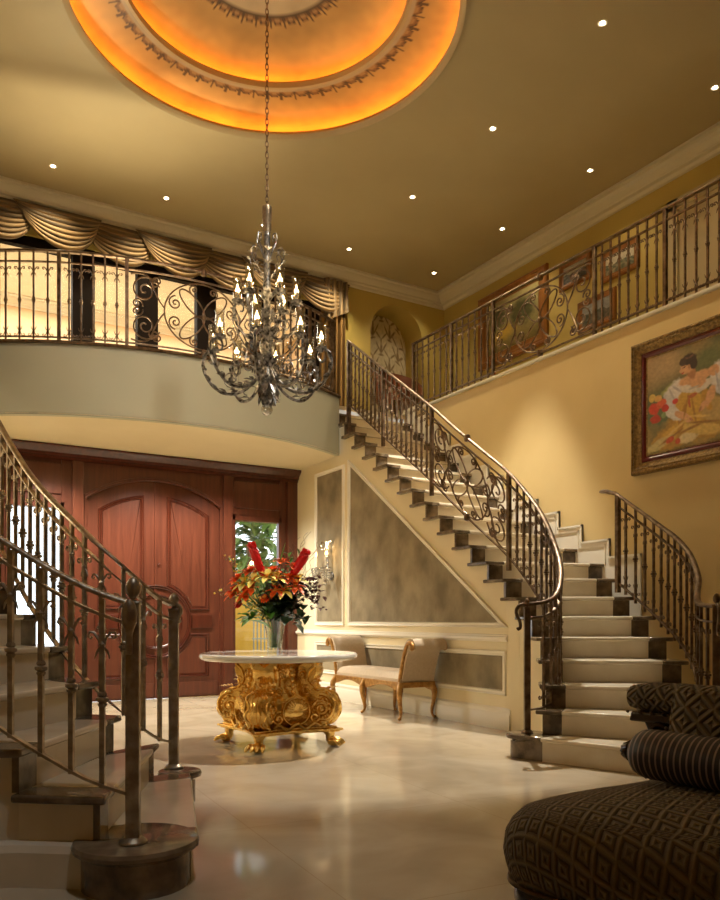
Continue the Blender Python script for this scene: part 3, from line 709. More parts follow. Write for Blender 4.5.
# balcony railing along the curved front
bp = []
for k in range(61):
    x = .40+(4.66-.40)*k/60; p = arcpt(x, BR-.05); bp.append((p[0], p[1], H2+.94))
P_ = Path(bp)
def sx_(x):
    for i in range(600):
        if P_.at(P_.L*i/600)[0] >= x: return P_.L*i/600
    return P_.L
s0, s1, s2, s3, s4 = sx_(1.38), sx_(2.0), sx_(3.58), sx_(4.2), P_.L
root, _ = railing('long curved balcony railing above the entrance doors, scrollwork panel in the middle', bp, 'bronze', .88, .125,
    [(s0, .035, .05), (s1, .035, .05), (s2, .035, .05), (s3, .035, .05), (s4-.02, .045, .05)],
    [(.02, s0-.04, 8, .05), (s0+.04, s1-.04, 5, .05), (s2+.04, s3-.04, 5, .05), (s3+.04, s4-.04, 4, .05)], [(s1+.02, s2-.02)], name='balcony_railing', thick=.016)
# gallery railing on the right
gp = [(XW+.03, 8.70-(8.70-3.2)*k/40, H2+.95) for k in range(41)]
P_ = Path(gp); y2s = lambda y: 8.70-y
root, _ = railing('straight gallery railing above the right wall, scrollwork panel near its far end', gp, 'bronze', .85, .125,
    [(0.02, .04, .07), (y2s(7.84), .035, .07), (y2s(7.04), .035, .07), (y2s(5.50), .035, .07), (y2s(4.67), .035, .07), (y2s(3.7), .035, .07)],
    [(.04, y2s(7.88), 6, .07), (y2s(7.80), y2s(7.08), 6, .07), (y2s(5.46), y2s(4.71), 7, .07), (y2s(4.63), y2s(3.74), 8, .07), (y2s(3.66), y2s(3.25), 3, .07)], [(y2s(7.02), y2s(5.52))], name='gallery_railing', thick=.016)

# ------------------------------------------------------------------ recessed ceiling lights
lights_label = {(5.12, 4.64): 'small round recessed ceiling light nearest the camera, on its own above the right side',
 (6.66, 4.66): 'small round recessed ceiling light over the gallery at the right edge of the photo',
 (5.25, 6.21): 'small round recessed ceiling light just right of the orange dome',
 (6.68, 6.23): 'small round recessed ceiling light over the gallery, second from the right edge of the photo',
 (5.27, 7.70): 'small round recessed ceiling light between the dome and the far corner, above the stair',
 (6.70, 7.74): 'small round recessed ceiling light above the big gilt landscape in the gallery',
 (5.27, 9.22): 'small round recessed ceiling light just right of the chandelier top, near the back crown moulding',
 (6.70, 9.23): 'small round recessed ceiling light in front of the arched niche, closest to the far corner',
 (4.01, 9.22): 'small round recessed ceiling light directly behind the chandelier stem',
 (2.75, 9.22): 'small round recessed ceiling light over the swags, left of the chandelier',
 (1.47, 9.21): 'small round recessed ceiling light at the far left of the ceiling above the swags'}
for (x, y), lab in lights_label.items():
    t = thing('recessed_light', lab, 'ceiling light', (x, y, CEIL), 'recessed ceiling lights')
    MB().lathe([(.023, -.001), (.038, -.005), (.043, -.001), (.043, .003), (.023, .003)], (x, y, CEIL), 20, ring=True).build('trim_ring', M['white'], t)
    MB().lathe([(0, -.006), (.016, -.005), (.024, -.001), (.024, .002), (0, .002)], (x, y, CEIL), 16).build('lamp', M['spotlens'], t)

# ------------------------------------------------------------------ entrance doors
def bandY(b, pts, w, y, d, closed=True):    # moulding in the plane Y=y standing d towards the hall; pts in (x, z)
    n = len(pts); rng = range(n if closed else n-1); inn = []
    for i in range(n):
        p1 = Vector(pts[i]); p0 = Vector(pts[i-1]) if (closed or i > 0) else None; p2 = Vector(pts[(i+1) % n]) if (closed or i < n-1) else None
        a = (p1-p0).normalized() if p0 is not None else (p2-p1).normalized(); c = (p2-p1).normalized() if p2 is not None else a
        n1 = Vector((-a.y, a.x)); n2 = Vector((-c.y, c.x)); m = n1+n2; m = m/max(m.length**2, .3)*2; inn.append(p1+m*w)
    for i in rng:
        j = (i+1) % n; prof = [(0, 0), (.05, .7), (.2, 1), (.45, .85), (.6, .45), (.75, .75), (.95, .6), (1, 0)]
        vs = []
        for q in (i, j):
            for t, h in prof: p = lerp2(pts[q], inn[q], t); vs.append((p[0], y-d*h, p[1]))
        k = len(prof); b.add(vs, [(m, m+1, k+m+1, k+m) for m in range(k-1)])
    return [tuple(p) for p in inn]
DX, DW = 2.793, .847
DR = (DW*DW+.28*.28)/.56; DCZ = 2.75-DR
def archz(x, dr=0): return DCZ+sqrt((DR-dr)**2-(x-DX)**2)
door = thing('door_1', 'double mahogany entrance doors under a shallow arch with a carved half circle on each leaf', 'door', (DX, YB, 0))
door['kind'] = 'structure'
CZ, CR = .98, .47
for sx in (-1, 1):
    xs_ = [DX+sx*(.004+(DW-.004)*k/14) for k in range(15)]
    xs_[-1] += sx*.04
    poly = [(xs_[0], .004)]+[(xs_[-1], .004)]+[(x, archz(x, -.06)) for x in reversed(xs_)]
    leaf = MB().prism(poly, YB+.055, YB+.10, lambda x, z, y: (x, y, z)).build('door_leaf', M['wood'], door, 0)
    # upper panel cut by the circle
    xa, xb = DX+sx*.145, DX+sx*.705
    xs2 = [lerp(xb, xa, k/10) for k in range(11)]
    a0 = math.acos(.145/CR); a1 = math.asin(.15/CR)
    up = [(xb, CZ+.15)]+[(x, archz(x, .17)) for x in xs2]+[(DX+sx*CR*cos(a0+(a1-a0)*k/8), CZ+CR*sin(a0+(a1-a0)*k/8)) for k in range(9)]
    lo = [(xb, CZ-.15)]+[(DX+sx*CR*cos(a1+(a0-a1)*k/8), CZ-CR*sin(a1+(a0-a1)*k/8)) for k in range(9)]+[(xa, .26), (xb, .26)]
    def orient(p, w): ar = sum(p[i-1][0]*p[i][1]-p[i][0]*p[i-1][1] for i in range(len(p))); return p if ar*w > 0 else p[::-1]
    for pl in (up, lo):
        b = MB(); inn = bandY(b, orient(pl, 1), .055, YB+.055, .022); b.build('panel_moulding', M['wood_dark'], leaf, 30)
        c = MB(); bandY(c, inn, .035, YB+.055, -.004); c.prism(inn, YB+.046, YB+.056, lambda x, z, y: (x, y, z)); c.build('door_panel', M['wood'], leaf, 0)
    b = MB(); arc_ = [(DX+sx*CR*cos(-pi/2+pi*k/24), CZ+CR*sin(-pi/2+pi*k/24)) for k in range(25)]
    bandY(b, arc_ if sx > 0 else arc_[::-1], .05, YB+.055, .035, False)
    arc2 = [(DX+sx*(CR-.12)*cos(-pi/2+pi*k/24), CZ+(CR-.12)*sin(-pi/2+pi*k/24)) for k in range(25)]
    bandY(b, arc2 if sx > 0 else arc2[::-1], .03, YB+.055, .03, False)
    b.build('half_circle_moulding', M['wood_dark'], leaf, 30)
    MB().box(min(DX+sx*CR, DX+sx*.75), max(DX+sx*CR, DX+sx*.75), YB+.03, YB+.056, CZ-.09, CZ+.09).build('cross_band', M['wood_dark'], leaf, 0, bevel=.008)
    MB().box(min(DX+sx*.02, DX+sx*(DW-.02)), max(DX+sx*.02, DX+sx*(DW-.02)), YB+.045, YB+.056, .03, .20).build('kick_rail', M['wood'], leaf, 0, bevel=.006)
MB().lathe([(.018, 0), (.018, .012), (.008, .016), (0, .016)], (0, 0, 0), 14, fn=lambda p: (DX+.045+p[0], YB+.055-p[2], 1.70+p[1])).build('keyhole', M['wood_dark'], door)
b = MB()
for s in (0, 1): b.tube(catmull([(DX+.055+.0*s, YB+.05, .90), (DX+.06, YB-.01, .92), (DX+.06, YB-.015, 1.0), (DX+.06, YB-.01, 1.10), (DX+.055, YB+.05, 1.12)], 4), .010, 8)
b.build('door_handle', M['silver'], door)
b = MB().box(DX-.012, DX+.012, YB+.04, YB+.056, .02, 2.735); b.build('meeting_strip', M['wood'], door, 0)
# casing around the doors and sidelights
b = MB()
xs_ = [DX-DW+2*DW*k/30 for k in range(31)]
F = lambda x, z, y: (x, y, z)
for k in range(30):
    b.prism([(xs_[k], archz(xs_[k])), (xs_[k+1], archz(xs_[k+1])), (xs_[k+1], 3.05), (xs_[k], 3.05)], YB+.02, YB+.054, F)
for x0, x1 in ((.86, 1.08), (1.66, DX-DW), (DX+DW, 3.83), (4.50, 4.745)): b.box(x0, x1, YB+.02, YB+.054, 0, 3.05)
for x0, x1 in ((1.08, 1.66), (3.83, 4.50)):
    b.box(x0, x1, YB+.035, YB+.12, 2.33, 3.05); b.box(x0, x1, YB+.035, YB+.12, 0, .34)
b.box(.86, 1.08, YB+.054, YB+.12, 0, 3.05); b.box(1.66, DX-DW-.05, YB+.054, YB+.12, 0, 3.05); b.box(DX+DW+.05, 3.83, YB+.054, YB+.12, 0, 3.05); b.box(4.5, 4.95, YB+.054, YB+.12, 0, 3.05); b.box(1.66, 3.83, YB+.101, YB+.14, 2.3, 3.05)
o = struct(b, 'trim_door_casing', M['wood'], 0)
b = MB()
for x0, x1 in ((.84, .98), (1.775, 1.905), (3.675, 3.80), (4.60, 4.752)): b.box(x0, x1, YB-.03, YB+.02, 0, 2.92)
for x0, x1 in ((1.05, 1.69), (3.80, 4.53)):
    b.box(x0, x1, YB+.0, YB+.036, 2.33, 2.40); b.box(x0, x0+.05, YB+.0, YB+.036, .3, 2.40); b.box(x1-.05, x1, YB+.0, YB+.036, .3, 2.40); b.box(x0, x1, YB+.0, YB+.036, .27, .34)
    b.box(x0+.03, x1-.03, YB+.012, YB+.036, 2.5, 2.86)
bandY(b, [(x, archz(x)) for x in xs_], .045, YB+.02, .02, False)
struct(b, 'trim_door_pilasters', M['wood'], 0, bevel=.006)
b = MB(); b.sweep([(.80, YB, 2.90), (4.79, YB, 2.90)], [(0, 0), (.05, 0), (.055, .03), (.075, .035), (.085, .07), (.14, .12), (.15, .135), (.15, .155), (0, .155)])
struct(b, 'trim_door_cornice', M['wood_dark'], 30)
b = MB()
for x0, x1 in ((1.08, 1.66), (3.83, 4.50)): b.box(x0, x1, YB+.07, YB+.076, .34, 2.33)
struct(b, 'window_2', M['pane'], 0)

# ------------------------------------------------------------------ outdoors, seen through the sidelights
struct(MB().box(-14, 24, YB+.3, 30, -.15, -.02), 'ground_outside', M['ext_ground'], 0)
single(MB().box(4.3, 9.5, 13.6, 13.8, -.02, 1.48), 'garden_wall', M['ext_wall'], 'low bright yellow stucco garden wall seen through the right sidelight', 'garden wall', smooth=0)
b = MB(); gx, gy = 5.50, 13.1
for k in range(7): b.box(gx+k*.07, gx+k*.07+.02, gy, gy+.02, .0, 1.0)
for z in (.05, .35, .65, .98): b.box(gx-.02, gx+.46, gy-.005, gy+.025, z, z+.025)
single(b, 'garden_grille', mat('grey_iron', (.25, .27, .22), .5), 'grey slatted garden grille in front of the yellow wall outside', 'grille', smooth=0)
def leaf_at(b, p, d, L, w, droop=.2, n=4):
    d = Vector(d).normalized(); s = d.cross(Vector((0, 0, 1))); s = s.normalized() if s.length > .05 else Vector((1, 0, 0)); up = s.cross(d)
    p = Vector(p)
    def f(u, v):
        ww = w*sin(pi*min(1, u*.96+.02))**.8; x = (v-.5)*2
        return p+d*(L*u)+s*(x*ww*.5)+up*(abs(x)*ww*.18)-Vector((0, 0, 1))*(droop*L*u*u)
    b.grid(f, n, 2)
def shrub(c, rx, ry, rz, n, L, mt, label, name='garden_shrub', rnd=None):
    rnd = random.Random(int(c[0]*100)); b = MB()
    for i in range(n):
        a = rnd.uniform(0, 2*pi); u = rnd.uniform(-1, 1); k = rnd.uniform(.55, 1)**.5; q = sqrt(1-u*u)
        p = (c[0]+rx*k*q*cos(a), c[1]+ry*k*q*sin(a), c[2]+rz*k*u)
        leaf_at(b, p, (q*cos(a)+rnd.uniform(-.6, .6), q*sin(a)+rnd.uniform(-.6, .6), u+rnd.uniform(-.3, .8)), L*rnd.uniform(.6, 1.2), L*.3, .3, 3)
    rt = thing(name, label, 'shrub', (c[0], c[1], 0), 'garden planting beyond the sidelights')
    b.build('foliage', mt, rt, 60); MB().tube([(c[0], c[1], -.02), (c[0]+.05, c[1], c[2]*.5), (c[0], c[1], c[2])], .05, 7).build('stem', M['twig'], rt)
ext_leaf = mat('garden_leaf', (.10, .22, .035), .5, col2=(.30, .42, .10), scale=4)
ext_leaf2 = mat('garden_leaf_deep', (.05, .13, .03), .5, col2=(.16, .27, .08), scale=4)
shrub((6.15, 14.9, 2.5), .9, .7, 1.1, 420, .55, ext_leaf, 'bright green broad-leaved shrub behind the yellow garden wall')
shrub((7.5, 15.6, 2.6), 1.0, .8, 1.4, 420, .5, ext_leaf2, 'dark green bushy shrub behind the yellow garden wall, right of the bright one')
shrub((5.6, 16.8, 3.0), 1.3, .8, 1.8, 420, .6, ext_leaf2, 'tall dark green shrub farthest behind the yellow garden wall')

# ------------------------------------------------------------------ swags and drape over the balcony opening
val = thing('swag_valance', 'gold and brown striped satin swag valance hung under the back crown moulding', 'valance', (3.2, YU, 5.85))
ztop = 5.86
def stripe(w, u):
    s = sin(w*46)+.5*sin(w*17+1); k = max(0, min(1, .5+.55*s)); return mix3((.30, .20, .095), (.10, .075, .048), k)
def swag(a, b_, yo, D, e0, e1):
    W = b_-a
    def f(u, w):
        x = a+W*(u+.10*w*(.5-u)*2); bump = (4*u*(1-u))**.75
        z = ztop-.01-w*(D*bump+e0*(1-u)+e1*u)
        y = YU-.05-yo-.10*sin(pi*u)*w**.6-.030*abs(sin(w*pi*8+1.2*u))*min(1, 3*w+.2)
        return (x, y, z)
    return MB().grid(f, 30, 56, thick=.006, col=lambda u, w: stripe(w, u))
W0 = .70
MB().grid(lambda u, w: (lerp(.6, 5.3, u), YU-.035-.012*sin(u*190), ztop-w*.24), 260, 3, thick=.004, col=lambda u, w: (.17, .11, .05)).build('gathered_heading', M['satin'], val, 60)
for k in range(7):
    a = .42+k*W0; swag(a, a+W0*1.42, .05 if k % 2 else .0, .33, .10, .26).build('swag', M['satin'], val, 60)
def jab(u, w):
    x = 5.18+.36*u; return (x, YU-.07-.05*abs(sin(u*pi*3.5))-.03*w, ztop-.01-w*(.62-.18*u))
MB().grid(jab, 28, 14, thick=.006, col=lambda u, w: stripe(u*1.2+w*.1, w)).build('tail', M['satin'], val, 60)
def drp(u, w):
    x = 5.12+.40*u+.03*sin(w*5)*(1-u); g = .045*sin(u*pi*9+sin(w*4)*.5)
    return (x, YU-.075+g, lerp(5.75, H2+.03, w))
single(MB().grid(drp, 72, 16, thick=.004, col=lambda u, w: mix3((.36, .21, .07), (.15, .085, .03), .5+.5*sin(u*60))), 'drape', M['satin'], 'long gold satin drape hanging to the balcony floor at the right end of the swags', 'curtain', smooth=60)

# ------------------------------------------------------------------ niche mural
def blobs(items, bg):
    def f(u, v):
        c = bg(u, v)
        for it in items:
            cx, cy, rx, ry, an, col = it[:6]; soft = it[6] if len(it) > 6 else .25
            dx, dy = u-cx, v-cy
            if dx*dx+dy*dy > 2.6*max(rx, ry)**2: continue
            n_ = .22*noise.noise(Vector((u*16, v*16, cx*9)))+.10*noise.noise(Vector((u*45, v*45, cx*5)))
            x = dx*cos(an)+dy*sin(an); y = -dx*sin(an)+dy*cos(an); d = sqrt((x/rx)**2+(y/ry)**2)+n_
            t = (1-d)/soft+.5
            if t > 0: c = mix3(c, col, t)
        g = 1+.22*noise.noise(Vector((u*30, v*45, 2.2)))
        return tuple(max(0, x*g) for x in c)
    return f
dam = []
for jj in range(8):
    for ii in range(4):
        cx, cy = (ii+.5*(jj % 2))/3.0, .07+jj*.135
        for dx, dy, rx, ry, an in ((0, .0, .04, .10, 0), (.10, .03, .10, .025, .7), (-.10, .03, .10, .025, -.7), (.16, -.07, .09, .022, -.5), (-.16, -.07, .09, .022, .5), (0, -.13, .08, .02, 0), (0, .15, .02, .05, 0)):
            dam.append((cx+dx*.62, cy+dy*.40, rx*.62, ry*.42, an, (.24, .17, .09), .7))
df = blobs(dam, lambda u, v: (.62, .55, .38))
b = MB(); arcn = 20
b.grid(lambda u, v: (lerp(NX0+.005, NX1-.005, u), YU+.445, H2+v*(NZ-H2+sqrt(max(0, NR**2-(u*2*NR-NR)**2))-.01)), 90, 150, thick=.01, col=df)
single(b, 'niche_mural', M['fresco'], 'arched cream panel stencilled with brown damask leaves inside the far niche', 'mural', smooth=60)

# ------------------------------------------------------------------ framed paintings (on walls facing -X; u runs left to right as seen)
def picture(name, label, wx, ya, yb, z0, z1, fw, colf, fm, nu=60, nv=60, inner=None, depth=.06, group=None, tilt=0):
    root = thing(name, label, 'painting', (wx, (ya+yb)/2, z0), group)
    def ring(a, w, xa, prof, mt, nm):   # profiled frame, a = inset from outer edge
        b = MB(); c = [(ya-a, z0+a), (yb+a, z0+a), (yb+a, z1-a), (ya-a, z1-a)]
        ins = lambda k: [(ya-k, z0+k), (yb+k, z0+k), (yb+k, z1-k), (ya-k, z1-k)]
        for i in range(4):
            j = (i+1) % 4; vs = []
            for q in (i, j):
                for t, h in prof: y, z = ins(a+w*t)[q]; vs.append((xa-h, y, z))
            k = len(prof); b.add(vs, [(m, m+1, k+m+1, k+m) for m in range(k-1)])
        return b.build(nm, mt, root, 30)
    P1 = [(0, -.0), (0, depth*.6), (.12, depth*.95), (.25, depth), (.33, depth*.85), (.45, depth*.95), (.6, depth*.7), (.8, depth*.5), (.95, depth*.45), (1, depth*.2), (1, 0)]
    if inner:
        ring(0, fw*.62, wx, P1, fm, 'frame'); ring(fw*.62, fw*.30, wx, [(0, depth*.2), (0, depth*.45), (.5, depth*.5), (1, depth*.3), (1, 0)], inner, 'inner_frame'); ring(fw*.92, fw*.08, wx, [(0, 0), (0, depth*.42), (1, depth*.36), (1, 0)], fm, 'slip')
    else: ring(0, fw, wx, P1, fm, 'frame')
    b = MB().grid(lambda u, v: (wx-depth*.28, lerp(ya-fw, yb+fw, u), lerp(z0+fw, z1-fw, v)), nu, nv, thick=-.008, col=colf)
    b.build('canvas', M['paint'], root, 60); return root
SK, SK2 = (.62, .33, .16), (.42, .19, .08)
def bgw(u, v):
    c = mix3((.14, .12, .035), (.27, .20, .08), v); n1 = noise.noise(Vector((u*4, v*4, 7)))
    c = mix3(c, (.10, .11, .04), .5+n1) if v > .3 else mix3(c, (.36, .24, .06), .4+n1)
    c = mix3(c, (.46, .30, .15), max(0, min(1, (v-.62)*5))*max(0, min(1, (.55-u)*4))*.7)
    return c
W_, Y_, Y2 = (.66, .60, .56), (.56, .33, .05), (.40, .22, .035)
lady = [(.15, .45, .20, .16, 0, (.10, .13, .05)), (.72, .72, .2, .2, .2, (.13, .14, .05), .6), (.30, .62, .12, .05, .3, (.36, .36, .12), .5),
 # dress and lap
 (.62, .22, .36, .18, -.1, Y2), (.35, .13, .30, .12, .1, Y2), (.50, .36, .17, .22, .15, Y_), (.30, .16, .20, .07, .5, Y_), (.62, .15, .26, .06, -.25, (.60, .40, .10)), (.48, .08, .12, .05, 0, (.62, .50, .26)), (.78, .30, .14, .12, 0, (.45, .30, .10)),
 (.15, .08, .16, .05, .3, (.50, .40, .16)), (.70, .42, .05, .12, .3, (.48, .26, .04)), (.42, .28, .04, .14, -.3, (.40, .20, .03)),
 # blouse and sleeves
 (.33, .58, .14, .09, .75, W_), (.27, .50, .07, .10, .4, (.56, .52, .50)), (.83, .60, .10, .14, .1, W_), (.87, .50, .07, .08, 0, (.52, .50, .52)), (.50, .575, .10, .05, -.2, (.66, .58, .48)), (.66, .56, .10, .05, .3, (.62, .55, .46)),
 (.32, .36, .13, .055, -.5, (.62, .58, .52)),
 # chest, neck, shoulders
 (.58, .66, .20, .055, .05, SK), (.60, .62, .09, .07, 0, SK), (.53, .73, .045, .08, .3, SK2), (.78, .68, .06, .05, -.6, SK),
 # forearms and hands
 (.42, .32, .10, .035, -.5, SK), (.49, .27, .05, .035, -.4, SK), (.74, .44, .045, .11, -.45, SK), (.66, .36, .05, .03, .9, SK), (.53, .255, .03, .012, -.7, SK2), (.63, .335, .03, .012, 1.1, SK2),
 # sash
 (.54, .49, .06, .018, .2, (.45, .12, .04)), (.50, .45, .015, .07, .2, (.45, .12, .04)),
 (.47, .40, .012, .12, -.25, (.36, .18, .03), .8), (.56, .33, .012, .13, .2, (.36, .18, .03), .8), (.62, .27, .10, .012, -.2, (.66, .44, .12), .8), (.35, .20, .15, .014, .5, (.64, .42, .12), .8), (.28, .12, .15, .012, .4, (.28, .14, .03), .8), (.68, .20, .16, .012, -.15, (.28, .14, .03), .8), (.52, .17, .14, .014, .2, (.30, .15, .03), .8),
 (.30, .56, .012, .07, .5, (.42, .38, .38), .8), (.36, .60, .012, .06, .9, (.42, .38, .38), .8), (.82, .56, .012, .09, .2, (.40, .37, .38), .8), (.87, .60, .012, .08, -.2, (.44, .40, .38), .8), (.56, .565, .06, .01, .1, (.44, .38, .32), .8),
 # head turned down to the left, hair
 (.485, .80, .075, .075, .3, SK), (.44, .775, .035, .05, .2, SK), (.405, .765, .015, .018, .5, SK), (.505, .865, .085, .055, .1, (.035, .018, .012)), (.555, .82, .045, .07, .1, (.035, .018, .012)), (.53, .885, .03, .012, .4, (.14, .07, .04), .8), (.47, .88, .03, .010, -.2, (.12, .06, .035), .8), (.43, .855, .04, .035, .6, (.05, .025, .015)),
 (.445, .795, .022, .006, .2, (.10, .04, .02)), (.43, .742, .016, .008, .2, (.48, .07, .04)), (.435, .815, .026, .005, .15, (.08, .04, .02)), (.505, .785, .014, .024, 0, SK2),
 # red flowers
 (.08, .46, .07, .06, 0, (.55, .05, .02)), (.17, .50, .06, .045, .3, (.62, .10, .03)), (.22, .44, .045, .04, 0, (.50, .03, .015)), (.10, .35, .06, .045, 0, (.45, .04, .015)), (.13, .56, .05, .035, 0, (.62, .35, .10)), (.20, .37, .03, .03, 0, (.20, .28, .10)), (.06, .58, .04, .04, 0, (.60, .42, .10)), (.34, .48, .035, .03, .2, (.55, .05, .03)), (.28, .10, .05, .03, .4, (.50, .08, .03)), (.37, .07, .03, .03, .4, (.50, .08, .03))]
picture('portrait_painting', 'large oil painting of a dark-haired woman in white and yellow beside red flowers', XW, 4.985, 3.78, 2.345, 3.555, .17, blobs(lady, bgw), M['goldframe'], 150, 140, M['redframe'], .07)
def land(seed, sky, mid, dark):
    def bg(u, v):
        n1 = noise.noise(Vector((u*3, v*3, seed))); n2 = noise.noise(Vector((u*9, v*9, seed)))
        h = .5+.18*n1
        if v > h: return mix3(sky, mid, .4*n2+.2)
        return mix3(mid, dark, .6+n2+.3*(.5-v))
    return blobs([], bg)
picture('landscape_painting', 'largest gilt-framed landscape on the gallery wall, golden field under dark trees', XU, 8.98, 7.57, 4.64, 5.69, .17, blobs([(.3, .3, .3, .12, .3, (.45, .30, .05), .8), (.7, .6, .22, .25, 0, (.06, .06, .02), .6), (.25, .65, .15, .2, 0, (.08, .08, .03), .6)], lambda u, v: mix3((.16, .12, .03), (.42, .36, .16), v)), M['framewood'], 70, 50)
picture('small_landscape_painting', 'small gilt-framed snowy woodland picture beside the largest gallery painting', XU, 7.36, 6.83, 5.22, 5.57, .075, land(3, (.45, .42, .34), (.18, .17, .13), (.05, .05, .04)), M['framewood'], 40, 30, None, .04)
picture('small_landscape_painting', 'small gilt-framed pale seascape highest and rightmost on the gallery wall', XU, 6.67, 6.10, 5.07, 5.44, .075, land(9, (.55, .50, .38), (.35, .30, .2), (.08, .10, .06)), M['framewood'], 40, 30, None, .04)
picture('small_landscape_painting', 'small gilt-framed dusk picture lowest on the gallery wall, half behind scrollwork', XU, 7.04, 6.44, 4.58, 4.97, .075, land(15, (.30, .32, .32), (.16, .14, .10), (.04, .05, .03)), M['framewood'], 40, 30, None, .04)

# ------------------------------------------------------------------ chair on the upper landing
cx, cy = 6.15, 9.35
ch = thing('armchair', 'small rounded armchair in red-brown leather standing before the niche upstairs', 'armchair', (cx, cy, H2))
leather = mat('red_brown_leather', (.20, .06, .02), .35)
b = MB(); b.lathe([(0, .30), (.29, .30), (.33, .36), (.32, .44), (.26, .48), (0, .49)], (cx, cy, H2), 24); b.build('seat', leather, ch, 60)
def cb(u, v):
    a = pi*1.05+(u-.5)*-pi*1.25+pi*.45*0; r = .33+.05*v; h = .44+v*(.40*sin(pi*u)**.6+.06); return (cx+r*cos(-a+pi*.5*0), cy+r*sin(-a+pi)*1.0, H2+h)
def cb(u, v):
    a = -.15*pi+1.3*pi*u; r = .33+.05*v; h = .40+v*(.42*sin(pi*u)**.6+.04); return (cx+r*cos(a), cy+r*sin(a), H2+h)
MB().grid(cb, 24, 8, thick=.05).build('backrest', leather, ch, 60)
for k in range(4):
    a = pi/4+k*pi/2; MB().tube([(cx+.23*cos(a), cy+.23*sin(a), H2+.32), (cx+.26*cos(a), cy+.26*sin(a), H2)], [.026, .015], 8).build('leg', M['carved'], ch)

# ------------------------------------------------------------------ chandelier
chx, chy = AX, AY
chd = thing('chandelier', 'large wrought silver-grey chandelier with two tiers of candle lamps in glass chimneys', 'chandelier', (chx, chy, 2.66))
b = MB(); z = 4.42; k = 0
while z < 6.55:
    hgt = .062; pr = []
    for q in range(12):
        a = 2*pi*q/12; px, pz = .013*cos(a), hgt*.5*sin(a); pr.append((chx+(px if k % 2 else 0), chy+(0 if k % 2 else px), z+pz))
    b.tube(pr, .0035, 5, True); z += .046; k += 1
b.build('chain', M['bronze'], chd)
MB().lathe([(.0, 6.56), (.07, 6.555), (.075, 6.54), (.04, 6.52), (.012, 6.50), (0, 6.49)][::-1], (chx, chy, 0), 20).build('ceiling_rose', M['bronze'], chd)
MB().lathe([(0, 4.19), (.035, 4.19), (.037, 4.20), (.037, 4.29), (.041, 4.295), (.041, 4.40), (.036, 4.405), (.01, 4.41), (.008, 4.43), (0, 4.43)], (chx, chy, 0), 20).build('stem_cap', M['pewter'], chd)
MB().lathe([(0, 2.86), (.05, 2.87), (.075, 2.95), (.055, 3.02), (.035, 3.08), (.05, 3.16), (.065, 3.24), (.04, 3.32), (.026, 3.42), (.028, 3.7), (.035, 3.74), (.026, 3.80), (.028, 4.2), (0, 4.2)], (chx, chy, 0), 18).build('stem', M['silver'], chd)
def leafring(b, zc, r, n, L, w, tilt, ph=0):
    for k in range(n):
        a = ph+2*pi*k/n; leaf_at(b, (chx+r*cos(a), chy+r*sin(a), zc), (cos(a)*cos(tilt), sin(a)*cos(tilt), sin(tilt)), L, w, .25, 4)
b = MB()
for zc, r, L, t in ((3.26, .03, .18, 1.1), (3.42, .03, .16, 1.0), (3.06, .04, .16, .9), (3.60, .02, .13, 1.1), (2.94, .04, .12, -.9), (2.86, .03, .10, -1.1)): leafring(b, zc, r, 8, L, .06, t, zc*3)
b.build('acanthus_leaves', M['silver'], chd, 60)
MB().ball((chx, chy, 2.71), (.048, .048, .05), 16, 10).build('glass_finial', M['crystal'], chd)
MB().lathe([(0, 2.75), (.015, 2.755), (.03, 2.78), (.012, 2.81), (.03, 2.84), (.02, 2.87), (0, 2.88)], (chx, chy, 0), 12).build('finial_cup', M['silver'], chd)
shade_m = {}
